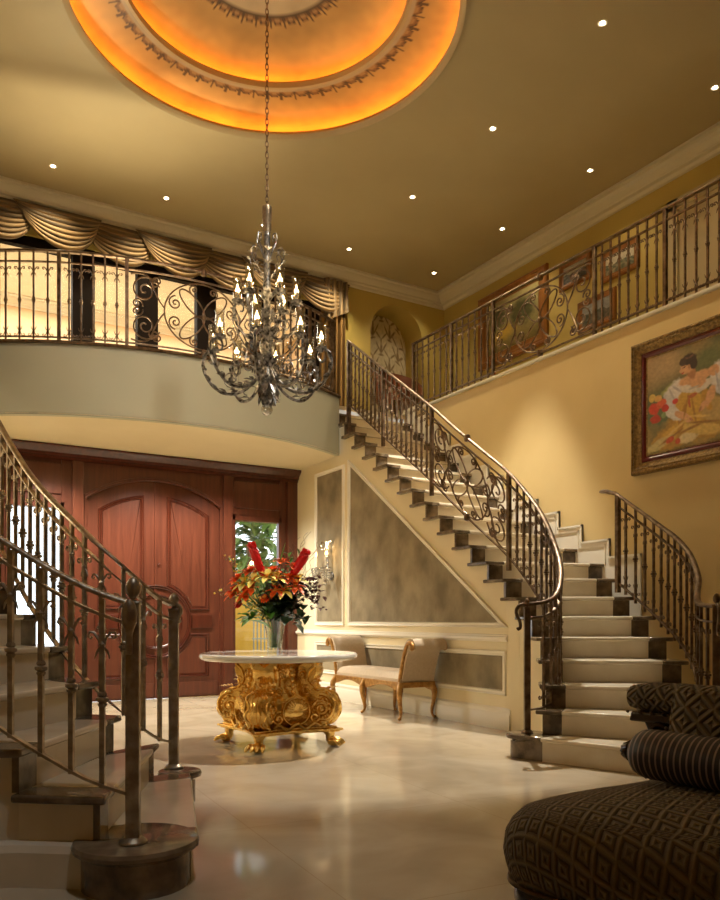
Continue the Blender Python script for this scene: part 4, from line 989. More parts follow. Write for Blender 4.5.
def arm(a, tierk):
    ca, sa = cos(a), sin(a); P3 = lambda r, z: (chx+r*ca, chy+r*sa, z); tn = (-sa, ca)
    b = MB()
    if tierk == 0:
        path = catmull([(.035, 3.06), (.10, 2.95), (.22, 2.86), (.36, 2.85), (.47, 2.93), (.535, 3.06), (.52, 3.18), (.455, 3.20), (.43, 3.14), (.46, 3.10), (.49, 3.13)], 5)
        cr, cz = .455, 3.22; rad = [.0135]*(len(path)-14)+[.009]*14
        lf = [(.14, 2.92, .3), (.25, 2.86, .1), (.34, 2.855, .4), (.42, 2.885, .7), (.48, 2.95, 1), (.525, 3.03, 1.3), (.53, 3.12, 1.8)]
        sc = [(.30, 2.97, .075, -pi/2), (.16, 3.07, .06, 0)]
    else:
        path = catmull([(.03, 3.34), (.08, 3.30), (.17, 3.32), (.25, 3.42), (.275, 3.53), (.25, 3.60), (.20, 3.58), (.20, 3.53), (.225, 3.53)], 5)
        cr, cz = .245, 3.62; rad = [.011]*(len(path)-10)+[.007]*10
        lf = [(.12, 3.31, .2), (.2, 3.35, .7), (.25, 3.43, 1.1), (.27, 3.5, 1.5)]
        sc = [(.14, 3.42, .055, -pi/2)]
    b.tube([P3(r, z) for r, z in path], rad, 6)
    for (r, z, s, a0) in sc: b.tube([P3(x, y) for x, y in spiral(r, z, s, a0, 1.6, 1, 20)], .005, 5)
    o = b.build('arm', M['silver'], chd)
    b = MB()
    for i, (r, z, t) in enumerate(lf):
        for sgn in (-1, 1):
            leaf_at(b, P3(r, z), (ca*cos(t)+tn[0]*.7*sgn, sa*cos(t)+tn[1]*.7*sgn, sin(t)+.25), .085, .04, .2, 3)
    leafring_c = P3(cr, cz)
    for k in range(6):
        q = 2*pi*k/6; leaf_at(b, (leafring_c[0]+.01*cos(q), leafring_c[1]+.01*sin(q), cz-.03), (cos(q), sin(q), .45), .06, .035, .25, 3)
    b.build('leaves', M['silver'], o, 60)
    MB().lathe([(.008, -.04), (.02, -.03), (.045, -.005), (.048, 0), (.02, .004), (.013, .012), (.013, .07), (0, .07)], P3(cr, cz), 14).build('candle_cup', M['silver'], o)
    MB().lathe([(.030, .0), (.036, .03), (.038, .09), (.034, .15), (.040, .20), (.0385, .20), (.0325, .15), (.0365, .09), (.0345, .03), (.0285, .0)], P3(cr, cz), 16, ring=True).build('glass_chimney', M['chimney'], o)
    MB().lathe([(0, .07), (.007, .075), (.0105, .092), (.0075, .115), (.0025, .135), (0, .14)], P3(cr, cz), 10).build('bulb', M['flame'], o)
    return P3(cr, cz+.11)
bulbs = [arm(.2+k*2*pi/8, 0) for k in range(8)]+[arm(.55+k*2*pi/6, 1) for k in range(6)]
b = MB()
for k in range(6):    # thin scrolls around the upper stem and between the tiers
    a = .2+k*pi/3; ca, sa = cos(a), sin(a); P3 = lambda r, z: (chx+r*ca, chy+r*sa, z)
    b.tube([P3(x, z) for x, z in catmull([(.03, 3.80), (.07, 3.86), (.13, 3.92), (.155, 3.99), (.13, 4.04), (.10, 4.02), (.11, 3.99)], 5)], .005, 5)
    b.tube([P3(.03+x, z) for x, z in catmull([(.0, 3.98), (.03, 4.06), (.06, 4.12), (.05, 4.17), (.025, 4.16), (.03, 4.13)], 5)], .0045, 5)
    b2 = MB(); b2.tube([P3(x, z) for x, z in catmull([(.03, 3.16), (.12, 3.14), (.22, 3.2), (.30, 3.3), (.34, 3.38), (.30, 3.43), (.26, 3.39), (.28, 3.36)], 5)], .0055, 5)
    b2.tube([P3(x, z) for x, z in catmull([(.32, 3.20), (.30, 3.12), (.22, 3.10), (.20, 3.16), (.24, 3.18)], 5)], .005, 5)
    for r, z in ((.10, 3.88), (.15, 3.97), (.2, 3.19), (.28, 3.27), (.33, 3.36)): 
        leaf_at(b if z > 3.7 else b2, P3(r, z), (ca*.4-sa*.6, sa*.4+ca*.6, .6), .06, .03, .2, 3); leaf_at(b if z > 3.7 else b2, P3(r, z), (ca*.4+sa*.6, sa*.4-ca*.6, .6), .06, .03, .2, 3)
    b2.build('lower_scroll', M['silver'], chd, 60)
b.build('scrollwork', M['silver'], chd, 60)
for k in range(14):
    a = k*2*pi/14+.1; r, z = (.24, 3.24) if k % 2 else (.36, 3.02); b = MB()
    b.ball((chx+r*cos(a), chy+r*sin(a), z-.05), (.010, .010, .022), 6, 5); b.ball((chx+r*cos(a), chy+r*sin(a), z-.024), .008, 6, 5); b.tube([(chx+r*cos(a), chy+r*sin(a), z-.03), (chx+r*cos(a), chy+r*sin(a), z+.05)], .0012, 4)
    b.build('crystal_drop', M['crystal'], chd, 0)

chd.location.z += .045; bulbs = [(p[0], p[1], p[2]+.045) for p in bulbs]

# ------------------------------------------------------------------ round marble-topped table on a gilded carved base
tx, ty = 2.645, 5.775; TH = .735
tb = thing('pedestal_table', 'round white marble table on an ornately carved gilded base with paw feet', 'table', (tx, ty, 0))
MB().lathe([(0, TH-.055), (.58, TH-.055), (.61, TH-.052), (.63, TH-.040), (.638, TH-.026), (.634, TH-.010), (.62, TH), (0, TH)], (tx, ty, 0), 72).build('tabletop', M['tabletop'], tb, 35)
def sq(h, c=.06, n=7):   # square with concave sides
    P = []
    for k in range(4):
        a = Vector(((-1, -1), (1, -1), (1, 1), (-1, 1))[k])*h; e = Vector(((1, -1), (1, 1), (-1, 1), (-1, -1))[k])*h; nr = Vector(((0, 1), (-1, 0), (0, -1), (1, 0))[k])
        for i in range(n): t = i/n; P.append(tuple(a+(e-a)*t+nr*(c*sin(pi*t))))
    return P
b = MB()
for h, z0, z1 in ((.365, .115, .128), (.385, .128, .145), (.35, .145, .16)): b.prism([(tx+x, ty+y) for x, y in sq(h)], z0, z1)
b.build('plinth_board', M['gold'], tb, 30, bevel=.004)
b = MB()
for h, z0, z1 in ((.25, .65, .67), (.28, .67, TH-.055)): b.prism([(tx+x, ty+y) for x, y in sq(h, .03)], z0, z1)
b.build('top_block', M['gold'], tb, 30, bevel=.004)
def rough_lathe(prof, c, seg, nf, amp, flat=1.):
    b = MB(); b.lathe(prof, c, seg); return b
# core body
b = MB(); b.lathe([(0, .15), (.20, .16), (.27, .20), (.30, .28), (.27, .38), (.20, .46), (.17, .54), (.19, .62), (.23, .66), (0, .67)], (tx, ty, 0), 48,
    mod=lambda a, z: 1+.10*abs(sin(2*a))+.03*sin(14*a)*sin(z*40))
b.build('body', M['gold'], tb, 60)
def mp_r(a):
    ca, sa = cos(a), sin(a)
    return lambda r, z, w: (tx+r*ca-w*sa, ty+r*sa+w*ca, z)
for k in range(4):
    a = pi/4+k*pi/2; F3 = mp_r(a)
    # S-shaped corner console ending in a big scroll
    out = catmull([(.30, .68), (.345, .62), (.33, .55), (.30, .50), (.32, .455), (.38, .445), (.45, .405), (.488, .33), (.478, .24), (.425, .18), (.36, .165)], 4)
    inn = [(.20, .17), (.18, .45), (.20, .68)]
    b = MB()
    poly = out+inn; n = len(poly)
    ww = .085
    for s in (-1, 1): pass
    vs = []
    for (w, sc) in ((-ww, .0), (-ww*.8, .012), (ww*.8, .012), (ww, .0)):
        for i, (r, z) in enumerate(poly):
            vs.append(F3(r+(sc if i < len(out) else 0), z, w))
    fs = [tuple(range(n)), tuple(reversed(range(3*n, 4*n)))]
    for q in range(3): fs += [(q*n+i, q*n+(i+1) % n, (q+1)*n+(i+1) % n, (q+1)*n+i) for i in range(n)]
    b.add(vs, fs); con = b.build('corner_console', M['gold'], tb, 40)
    b = MB()
    for s in (-1, 1):
        w = s*(ww+.005)
        b.tube([F3(x, z, w) for x, z in spiral(.39, .305, .115, pi*.55, 2.1, -1, 40, .15)], .016, 6)
        b.tube([F3(x, z, w) for x, z in catmull([(.32, .46), (.27, .52), (.29, .60), (.33, .64), (.31, .67)], 5)], .014, 6)
        b.ball(F3(.39, .305, w), .03, 10, 6)
        for q in range(9):
            t = q/9*2*pi; b.ball(F3(.39+.065*cos(t), .305+.072*sin(t), w), (.018, .018, .018), 6, 5)
    for q in range(5):   # leaf ribs on the outer face
        w = (q-2)*.034; b.tube([F3(r+.008, z, w*(1+.3*sin(i))) for i, (r, z) in enumerate(out[10:-2])], [.011-.0*i for i in range(len(out[10:-2]))], 5)
    b.build('volute_carving', M['gold'], con, 60)
    b = MB()   # acanthus spray above the scroll
    for q in range(7):
        t = (q-3)*.32; p = F3(.40+.015*abs(q-3), .455, (q-3)*.022); d = F3(1.0, .9, (q-3)*.2); o_ = F3(0, 0, 0)
        dv = (d[0]-o_[0], d[1]-o_[1], d[2]); leaf_at(b, p, dv, .06, .04, .5, 4)
    for q in range(6):
        p = F3(.335-.012*q, .50+.028*q, 0); 
        for s in (-1, 1): d = F3(.7, .9, s*1.1); o_ = F3(0, 0, 0); leaf_at(b, p, (d[0]-o_[0], d[1]-o_[1], d[2]), .08, .04, .4, 4)
    b.build('acanthus_spray', M['gold'], con, 60)
    # paw foot
    b = MB(); fx = lambda r, z, w: F3(r, z, w)
    b.tube([fx(.42, .13, 0), fx(.435, .09, 0), fx(.43, .055, 0), fx(.455, .035, 0)], [.055, .038, .034, .036], 10)
    for q in range(4):
        w = (q-1.5)*.026; sp = (q-1.5)*.010
        b.tube([fx(.44, .045, w*.8), fx(.48, .05, w+sp), fx(.515, .034, w+sp*1.6), fx(.535, .015, w+sp*2)], [.018, .019, .017, .009], 8)
    b.ball(fx(.46, .028, 0), (.05, .05, .028), 10, 6); b.build('paw_foot', M['gold'], tb, 60)
# carved side panels: shell and scrolls
for k in range(4):
    a = k*pi/2; F3 = mp_r(a); b = MB()
    for q in range(11):
        t = radians(-80+16*q)+pi/2; b.tube([F3(.325, .30, 0), F3(.345, .30+.05*sin(t), .05*cos(t)), F3(.335, .30+.088*sin(t), .088*cos(t))], [.006, .013, .010], 6)
    b.tube([F3(.33, .29+.105*sin(t), .115*cos(t)) for t in (2*pi*i/30 for i in range(30))], .010, 6, True)
    for s in (-1, 1):
        b.tube([F3(.335, z, s*w) for w, z in spiral(.155, .24, .055, pi*.6, 1.7, -1)], .011, 6)
        b.tube([F3(.30-.03*(z-.3)/.1, z, s*w) for w, z in spiral(.12, .44, .05, -pi*.3, 1.6, 1)], .010, 6)
        b.tube([F3(.24, z, s*w) for w, z in spiral(.085, .57, .045, -pi*.3, 1.6, 1)], .010, 6)
        for q in range(4): leaf_at(b, F3(.30, .36+.06*q, s*.04), tuple(np_-o_ for np_, o_ in zip(F3(.5, .5, s*1.), F3(0, 0, 0))), .09, .04, .3, 4)
    for q in range(5): b.ball(F3(.27-.012*q, .44+.045*q, 0), (.02, .02, .024), 8, 6)
    b.tube([F3(.34, .175+.02*cos(w*40), w) for w in [-.2+.4*i/24 for i in range(25)]], .014, 6)
    o = b.build('side_carving', M['gold'], tb, 60)

# ------------------------------------------------------------------ flowers in the vase on the table
vx, vy, vz = 2.67, 5.91, TH
va = thing('glass_vase', 'flared cut-glass vase holding the bouquet on the marble table', 'vase', (vx, vy, vz))
MB().lathe([(0, .0), (.062, .0), (.066, .008), (.058, .03), (.066, .12), (.082, .22), (.098, .275), (.093, .276), (.077, .22), (.061, .12), (.052, .035), (0, .03)], (vx, vy, vz), 32, mod=lambda a, z: 1+.025*abs(sin(8*a))).build('vase_body', glassmat('vase_glass', (.95, .97, .95), .05), va, 60)
MB().lathe([(0, .036), (.050, .037), (.059, .12), (.068, .17), (0, .17)], (vx, vy, vz), 24).build('water', glassmat('vase_water', (.82, .9, .78), .05), va, 60)
def FV(l, u, d=0.):
    l = l*(.90 if l > 0 else 1.)
    return (vx+l*RT[0]+d*FW[0], vy+l*RT[1]+d*FW[1], vz+u)   # along the table, up, away
GR = 'flowers and greenery in the bouquet'
def stem(b, l, u, d, r=.004):
    b.tube(catmull([FV(l*.06, .04, d*.06), FV(l*.12, .27, d*.12), FV(l*.6, lerp(.27, u, .55), d*.6), FV(l, u, d)], 5), r, 5)
def star(b, c, dirv, n, L, w, cup=.5, droop=.3):
    dirv = Vector(dirv).normalized(); s = dirv.orthogonal().normalized(); t = dirv.cross(s)
    for k in range(n):
        a = 2*pi*k/n+random.random()*.2; d = (s*cos(a)+t*sin(a))+dirv*cup; leaf_at(b, c, d, L, w, droop, 4)
# red ginger
for (l0, u0, l1, u1, d, lab) in ((-.07, .58, -.19, .88, -.05, 'red ginger flower leaning left, tallest of the bouquet'), (.15, .60, .30, .82, -.04, 'red ginger flower leaning right over the bouquet')):
    t = thing('ginger_flower', lab, 'flower', FV(0, .04), 'red ginger flowers')
    b = MB(); stem(b, l0, u0, d, .006); b.build('stem', M['leaf'], t)
    b = MB(); n = 15
    b.tube([FV(lerp(l0, l1, k/6), lerp(u0, u1, k/6), d) for k in range(7)], [.016, .024, .030, .034, .038, .036, .018], 10)
    ax = (Vector(FV(l1, u1, d))-Vector(FV(l0, u0, d))).normalized(); s_ = ax.orthogonal().normalized(); q_ = ax.cross(s_)
    for k in range(n):
        c = Vector(FV(lerp(l0, l1, k/n), lerp(u0, u1, k/n), d)); R_ = .012+.022*min(1, k/n*1.3)
        for j in range(6):
            a = j*pi/3+k*.6; o_ = s_*cos(a)+q_*sin(a); leaf_at(b, tuple(c+o_*R_*.6), tuple(ax+o_*.55), .042, .034, -.1, 3)
    b.ball(FV(l1, u1, d), .028, 10, 8); b.build('bract_head', M['red'], t, 60)
def flower(l, u, d, mt, n, L, w, lab, name, grp, rings=1):
    t = thing(name, lab, 'flower', FV(0, .04), grp); b = MB(); stem(b, l, u, d); b.build('stem', M['leaf'], t)
    b = MB(); dv = Vector(FV(l, u+.05, d-.22))-Vector(FV(0, .25, 0))
    for r in range(rings): star(b, FV(l, u, d), dv, n, L*(1-.25*r), w*(1-.1*r), .5+.6*r)
    b.build('petals', M[mt], t, 60)
    b = MB()
    for k in range(5): a = k*1.25; b.tube([FV(l, u, d), FV(l+.012*cos(a), u+.012*sin(a)+.01, d-.045)], [.0015, .003], 4)
    b.build('stamens', M['yellow' if mt != 'yellow' else 'orange'], t)
for l, u, d, lab in ((-.045, .615, -.14, 'yellow lily open at the middle of the bouquet'), (-.16, .585, -.12, 'yellow lily left of the middle of the bouquet'), (.22, .60, -.02, 'yellow lily on the right below the leaning ginger'), (.10, .50, -.15, 'yellow lily low on the right half of the bouquet'), (-.24, .56, -.10, 'yellow lily farthest left in the bouquet'), (.03, .60, -.12, 'yellow lily next to and right of the middle one')):
    flower(l, u, d, 'yellow', 6, .11, .055, lab, 'yellow_lily', 'yellow lilies')
for l, u, d, lab in ((-.27, .53, -.06, 'orange lily on the left of the bouquet, above the red blossom'), (-.22, .47, -.12, 'orange lily lower left, between leaf and yellow lily'), (-.33, .49, -.02, 'orange lily farthest left in the bouquet'),
                     (.03, .50, -.16, 'orange lily just right of the bouquet middle'), (.13, .60, -.08, 'orange lily beneath the right ginger'), (-.13, .67, .02, 'orange lily at the foot of the left ginger'), (.06, .74, .04, 'orange lily high behind the gingers'), (-.20, .66, -.02, 'orange lily at the upper left of the bouquet'), (-.17, .52, -.15, 'orange lily between the two left yellow lilies and the scarlet blossom'), (-.30, .60, .0, 'orange lily at the upper left edge of the bouquet'),
 (.20, .53, -.12, 'orange lily right of the low yellow lily'), (.17, .70, .02, 'orange lily behind the middle of the leaning right ginger'), (-.01, .66, -.06, 'orange lily directly above the middle yellow lily')):
    flower(l, u, d, 'orange', 6, .10, .055, lab, 'orange_lily', 'orange lilies', 2)
for l, u, d, mt, lab in ((-.27, .40, -.13, 'red', 'round scarlet blossom at the lower left of the bouquet'), (-.06, .44, -.18, 'orange', 'small round orange blossom at the front of the bouquet'), (.26, .50, -.08, 'leaf_burg', 'round burgundy blossom on the right of the bouquet'), (.09, .57, -.04, 'leaf_burg', 'round burgundy blossom amid the yellow lilies')):
    flower(l, u, d, mt, 12, .05, .035, lab, 'round_blossom', 'round blossoms', 3)
def spray(name, lab, mt, pts, nl, L, w, grp, rr=.12, spread=.08, berries=None, seed=1):
    rnd = random.Random(seed); t = thing(name, lab, 'foliage', FV(0, .04), grp); b = MB(); ends = [FV(*p) for p in pts]
    path = catmull([FV(0, .05), FV(pts[0][0]*.3, .27, pts[0][2]*.3)]+ends, 5); b.tube(path, .003, 5); b.build('stem', M['twig'], t)
    b = MB(); m = len(path)
    for k in range(nl):
        i = int(m*.35+rnd.random()*(m*.65-1)); p = path[i]; q = (p[0]+rnd.uniform(-spread, spread), p[1]+rnd.uniform(-spread, spread), p[2]+rnd.uniform(-spread, spread))
        leaf_at(b, q, (rnd.uniform(-1, 1), rnd.uniform(-1, 1), rnd.uniform(-.3, 1)), L*rnd.uniform(.6, 1.2), w, .3, 3)
    b.build('leaves', M[mt], t, 60)
    if berries:
        b = MB()
        for k in range(26):
            i = int(m*.35+rnd.random()*(m*.65-1)); p = path[i]; b.ball((p[0]+rnd.uniform(-spread, spread), p[1]+rnd.uniform(-spread, spread), p[2]+rnd.uniform(-spread, spread)), .009, 6, 5)
        b.build('blossoms', M[berries], t)
G2 = 'leafy sprays in the bouquet'
spray('leaf_spray', 'burgundy leaf spray drooping at the far right of the bouquet', 'leaf_burg', [(.20, .48, 0), (.34, .47, .0), (.40, .38, -.02)], 110, .055, .04, G2, seed=2, spread=.06)
spray('leaf_spray', 'burgundy leaf spray rising at the right below the ginger', 'leaf_burg', [(.15, .5, 0), (.26, .54, .0), (.36, .55, .02)], 110, .06, .04, G2, seed=3)
spray('leaf_spray', 'dark green leaf mass over the right side of the vase rim', 'leaf_dark', [(.08, .36, -.08), (.16, .34, -.10), (.24, .26, -.08)], 90, .11, .07, G2, spread=.07, seed=4)
spray('leaf_spray', 'dark green leaf mass filling the middle above the vase', 'leaf_dark', [(.0, .38, -.08), (.05, .46, -.06), (.0, .52, .02)], 110, .10, .06, G2, spread=.09, seed=5)
spray('leaf_spray', 'mid green leaves filling the left half of the bouquet', 'leaf', [(-.1, .38, -.04), (-.2, .46, .0), (-.28, .56, .02)], 110, .07, .035, G2, spread=.08, berries='yellow', seed=6)
spray('leaf_spray', 'mid green leaves filling the bouquet behind the gingers', 'leaf', [(.02, .5, .05), (.08, .65, .06), (.12, .76, .06)], 110, .07, .03, G2, spread=.09, berries='orange', seed=7)
spray('leaf_spray', 'bright broad leaves fanning out low on the left over the table', 'leaf_light', [(-.07, .31, -.10), (-.15, .30, -.14), (-.23, .28, -.15)], 14, .17, .085, G2, spread=.03, seed=8)
spray('blossom_branch', 'thin branch of tiny pale blossoms reaching out to the left', 'leaf', [(-.2, .42, 0), (-.36, .48, .0), (-.50, .50, .0)], 26, .035, .018, 'blossom branches in the bouquet', spread=.025, berries='yellow', seed=9)
spray('blossom_branch', 'thin branch of tiny pale blossoms rising at the upper left', 'leaf', [(-.2, .6, .02), (-.34, .70, .0), (-.40, .80, .0)], 34, .035, .018, 'blossom branches in the bouquet', spread=.03, berries='yellow', seed=10)
t = thing('blade_leaf', 'single long green blade leaf standing upright between the gingers', 'leaf', FV(0, .04)); b = MB(); leaf_at(b, FV(.0, .56, .03), FV(.12-vx*0, 0, 0) and (RT[0]*.25, RT[1]*.25, 1), .36, .055, 0, 8); b.build('blade', M['leaf_light'], t, 60); b = MB(); stem(b, .0, .58, .03); b.build('stem', M['leaf'], t)
for k, (e, lab) in enumerate((((.20, .95), 'curly bare twig, leftmost of the four above the bouquet'), ((.30, 1.0), 'curly bare twig, second from the left above the bouquet'), ((.42, .93), 'curly bare twig reaching farthest right toward the sconce'), ((.46, .72), 'curly bare twig curving low on the right of the bouquet'))):
    rnd = random.Random(k+30); b = MB()
    path = catmull([FV(.02, .05), FV(.05, .28, .02)]+[FV(lerp(.08, e[0], q/6)+.035*sin(q*2.1+k), lerp(.35, e[1], q/6), .05+.03*sin(q*1.7)) for q in range(1, 7)], 5)
    b.tube(path, [.0035-.002*i/len(path) for i in range(len(path))], 5)
    for q in range(4):
        i = int(len(path)*(.5+.11*q)); p = path[i]; sg = 1 if q % 2 else -1
        b.tube(catmull([p, (p[0]+.04*sg*RT[0], p[1]+.04*sg*RT[1], p[2]+.04), (p[0]+.03*sg*RT[0], p[1]+.03*sg*RT[1], p[2]+.09), (p[0]+.07*sg*RT[0], p[1]+.07*sg*RT[1], p[2]+.13)], 4), .0015, 4)
    o = b.build('bare_twig', M['twig'], None, 60); tag(o, lab, 'twig', 'curly twigs in the bouquet')

# ------------------------------------------------------------------ scroll-arm bench against the panelled wall
bx0, bx1, by0, by1 = 4.31, 4.70, 6.50, 7.84
bn = thing('window_bench', 'scroll-armed bench in beige upholstery with gilded cabriole legs below the panelled wall', 'bench', ((bx0+bx1)/2, (by0+by1)/2, 0))
def seatf(u, v):
    y = lerp(by0-.02, by1+.02, u); x = lerp(bx0-.01, bx1, v); e = (1-(2*v-1)**6)**.5; g = (1-(2*u-1)**10)**.5; return (x, y, .40+.085*e*g)
b = MB().grid(seatf, 30, 14); b.box(bx0-.01, bx1, by0-.01, by1+.01, .37, .41); b.build('seat_cushion', M['linen'], bn, 50)
def apron(xf, sg):
    b = MB(); n = 60
    for i in range(n):
        u0, u1 = i/n, (i+1)/n; f = lambda u: .325-.03*abs(cos(u*2*pi))**3-.012*cos(u*4*pi)
        y0, y1 = lerp(by0-.03, by1+.03, u0), lerp(by0-.03, by1+.03, u1)
        b.add([(xf, y0, f(u0)), (xf, y1, f(u1)), (xf, y1, .375), (xf, y0, .375), (xf+sg*.03, y0, f(u0)), (xf+sg*.03, y1, f(u1)), (xf+sg*.03, y1, .375), (xf+sg*.03, y0, .375)], [(0, 1, 2, 3), (7, 6, 5, 4), (0, 4, 5, 1), (3, 2, 6, 7)])
    return b
for xf, sg in ((bx0-.02, 1), (bx1+.01, -1)):
    b = apron(xf, sg); b.tube([(xf, lerp(by0-.02, by1+.02, k/30), .372) for k in range(31)], .008, 5); b.build('seat_rail', M['giltwood'], bn, 30)
for y in (by0-.03, by1): MB().box(bx0-.01, bx1, y, y+.03, .32, .375).build('end_rail', M['giltwood'], bn, 30)
def armc(sg, y0, half=.0):   # centre line of an arm in (y, z), leaning outwards, rolled top
    return [(y0+sg*y, z) for y, z in catmull([(0, .36), (.02, .45), (.05, .56), (.085, .66), (.115, .72), (.15, .765), (.195, .775), (.225, .75), (.222, .71)], 5)]
for sg, y0 in ((-1, by0+.02), (1, by1-.02)):
    cl = armc(sg, y0); n = len(cl); th = [.03+.015*sin(pi*i/(n-1)) for i in range(n)]
    def side(o_):
        P = []
        for i in range(n):
            a, c = cl[max(i-1, 0)], cl[min(i+1, n-1)]; d = Vector((c[0]-a[0], c[1]-a[1])).normalized(); P.append((cl[i][0]-d.y*o_*th[i], cl[i][1]+d.x*o_*th[i]))
        return P
    loop = side(1)+side(-1)[::-1]
    b = MB(); vs = []; m = len(loop); cy_ = sum(p[0] for p in loop)/m; cz_ = sum(p[1] for p in loop)/m
    b.prism(loop, bx0+.005, bx1-.0, lambda y, z, x: (x, y, z)); ao = b.build('arm_cushion', M['linen'], bn, 50, bevel=.014)
    for xf in (bx0-.004, bx1+.004):
        b = MB(); b.tube([(xf, y, z) for y, z in cl], [.020]*(n-10)+[.022]*10, 8)
        b.tube([(xf, y, z) for y, z in spiral(cl[-8][0]+sg*-.0, cl[-8][1]-.035, .042, pi/2, 1.2, -sg, 16)], .010, 6); b.ball((xf, cl[-8][0], cl[-8][1]-.035), .016, 8, 6)
        b.build('arm_frame', M['giltwood'], ao, 50)
for y in (by0, (by0+by1)/2+.03, by1-.01):
    for x, sx in ((bx0, -1), (bx1-.01, .35)):
        sy = -1 if y < by0+.1 else (1 if y > by1-.1 else 0)
        pts = [(x+sx*a, y+sy*a*.8, z) for a, z in catmull([(0, .36), (.022, .31), (.036, .26), (.025, .18), (.004, .10), (.004, .05), (.022, .022), (.035, .018)], 4)]
        r = [interp([(0, .030), (.2, .034), (.45, .022), (.75, .014), (.9, .015), (1, .014)], i/(len(pts)-1)) for i in range(len(pts))]
        b = MB().tube(pts, r, 8); b.ball((pts[-1][0], pts[-1][1], .016), (.02, .02, .016), 8, 6); b.ball((pts[4][0]+sx*.02, pts[4][1], .30), (.018, .02, .03), 8, 6); b.build('leg', M['giltwood'], bn, 60)

# ------------------------------------------------------------------ chaise in the right foreground
def CF(l, d, z): return (l*RT[0]+d*FW[0], l*RT[1]+d*FW[1], z)
co = CF(1.15, 2.1, 0)
cz = thing('chaise_longue', 'chaise in olive and gold raised-diamond upholstery with dark carved wood, right foreground', 'chaise', co)
ol = catmull([(1.75, 2.75), (1.35, 2.80), (1.12, 2.72), (.90, 2.56), (.66, 2.42), (.475, 2.27), (.415, 2.15), (.44, 2.05), (.53, 1.96), (.66, 1.88), (.84, 1.79), (1.05, 1.68), (1.35, 1.55), (1.75, 1.42)], 6)
n = len(ol); nor = []
for i in range(n):
    a, c = ol[max(i-1, 0)], ol[min(i+1, n-1)]; d = Vector((c[0]-a[0], c[1]-a[1])).normalized(); nor.append(Vector((d.y, -d.x)))
ctr = Vector((1.2, 2.02))
if (Vector(ol[n//2])-ctr).dot(nor[n//2]) < 0: nor = [-v for v in nor]
rings = [(-.012, .285, .235), (.0, .295, .225), (.012, .33, .19), (.02, .37, .15), (.014, .42, .11), (-.005, .452, .08), (-.03, .475, .045)]
b = MB(); rows = []; uvs = []
for off_, z, sd in rings:
    rows.append([CF(p[0]+nv.x*off_, p[1]+nv.y*off_, z) for p, nv in zip(ol, nor)]); uvs.append([((p[0]+nv.x*sd), (p[1]+nv.y*sd)) for p, nv in zip(ol, nor)])
for t in (.12, .25, .4, .55, .7, .85, .97):
    z = .475+.04*sin(min(1, t*1.6)*pi/2); rw = []; uu = []
    for p, nv in zip(ol, nor):
        q = Vector(p)+nv*-.03; q = q.lerp(Vector((max(q.x, 1.0) if q.x > 1.0 else 1.0+.0*q.x, ctr.y)), t); rw.append(CF(q.x, q.y, z)); uu.append((q.x, q.y))
    rows.append(rw); uvs.append(uu)
m = len(rows); b.v = [p for r_ in rows for p in r_]; b.uv = [p for r_ in uvs for p in r_]
b.f = [(i*n+k, i*n+k+1, (i+1)*n+k+1, (i+1)*n+k) for i in range(m-1) for k in range(n-1)]
b.build('seat', M['diamond'], cz, 80)
b = MB(); b.sweep([CF(p[0]-nv.x*.03, p[1]-nv.y*.03, .235) for p, nv in zip(ol, nor)], [(-.02, 0), (.02, 0), (.022, .03), (.012, .052), (-.012, .052), (-.022, .03)])
b.prism([CF(p[0]-nv.x*.03, p[1]-nv.y*.03, 0)[:2] for p, nv in zip(ol, nor)], .25, .29)
b.build('seat_rail', M['carved'], cz, 50)
b = MB()
for i in range(0, n-1):
    for t in (0, .34, .67):
        p = lerp2(ol[i], ol[i+1], t); b.ball(CF(p[0]+nor[i].x*.004, p[1]+nor[i].y*.004, .289), .0065, 6, 4)
b.build('nail_trim', M['bronze'], cz, 60)
def cleg(l, d):
    c = CF(l, d, 0); b = MB()
    b.lathe([(0, 0), (.024, .0), (.034, .012), (.030, .03), (.020, .05), (.028, .10), (.042, .16), (.046, .19), (.034, .205), (.044, .22), (.044, .26), (0, .26)], c, 20, mod=lambda a, z: 1+.07*abs(sin(4*a)))
    for k in range(8):
        a = k*pi/4; leaf_at(b, (c[0]+.040*cos(a), c[1]+.040*sin(a), .19), (cos(a)*.4, sin(a)*.4, -1), .11, .03, -.1, 4)
    b.build('leg', M['carved'], cz, 60)
cleg(.515, 2.17); cleg(.95, 1.86); cleg(1.6, 2.40); cleg(1.55, 1.62)
# back: rolled top rail of cloth, carved bracket, upholstered panel with its own outline; it runs diagonally towards the camera's right
def BK(u, w, z): return CF(.955+.68*u-.73*w, 2.72-.73*u-.68*w, z)
UE = 1.15
def backf(u, v):
    x0 = .17-.10*max(0, .5-v); l = lerp(x0, UE, u); e = (1-(2*u-1)**10)**.5
    return BK(l, .055+.03*e+.02*sin(v*pi)+.05*(1-v), lerp(.46, .775, v)+(.0))
b = MB(); b.grid(backf, 30, 20, thick=.07, uvf=lambda u, v: (u*.75+.1, v*.36)); b.build('back_panel', M['diamond'], cz, 60)
b = MB(); sg = 18; vs = []; uv_ = []; nl = 16
for i in range(nl+1):
    t = i/nl; l = lerp(0, UE, t); r = .056*(1-.25*max(0, 1-t*14))
    for k in range(sg+1):
        a = 2*pi*k/sg; vs.append(BK(l, r*1.2*cos(a), .735+r*.95*sin(a))); uv_.append((l, .06*a))
b.v = vs+[BK(-.006, 0, .735)]; b.uv = uv_+[(0, 0)]
b.f = [(i*(sg+1)+k, (i+1)*(sg+1)+k, (i+1)*(sg+1)+k+1, i*(sg+1)+k+1) for i in range(nl) for k in range(sg)]+[(len(vs), k, k+1) for k in range(sg)]
b.build('rolled_back_top', M['diamond'], cz, 60)
b = MB()
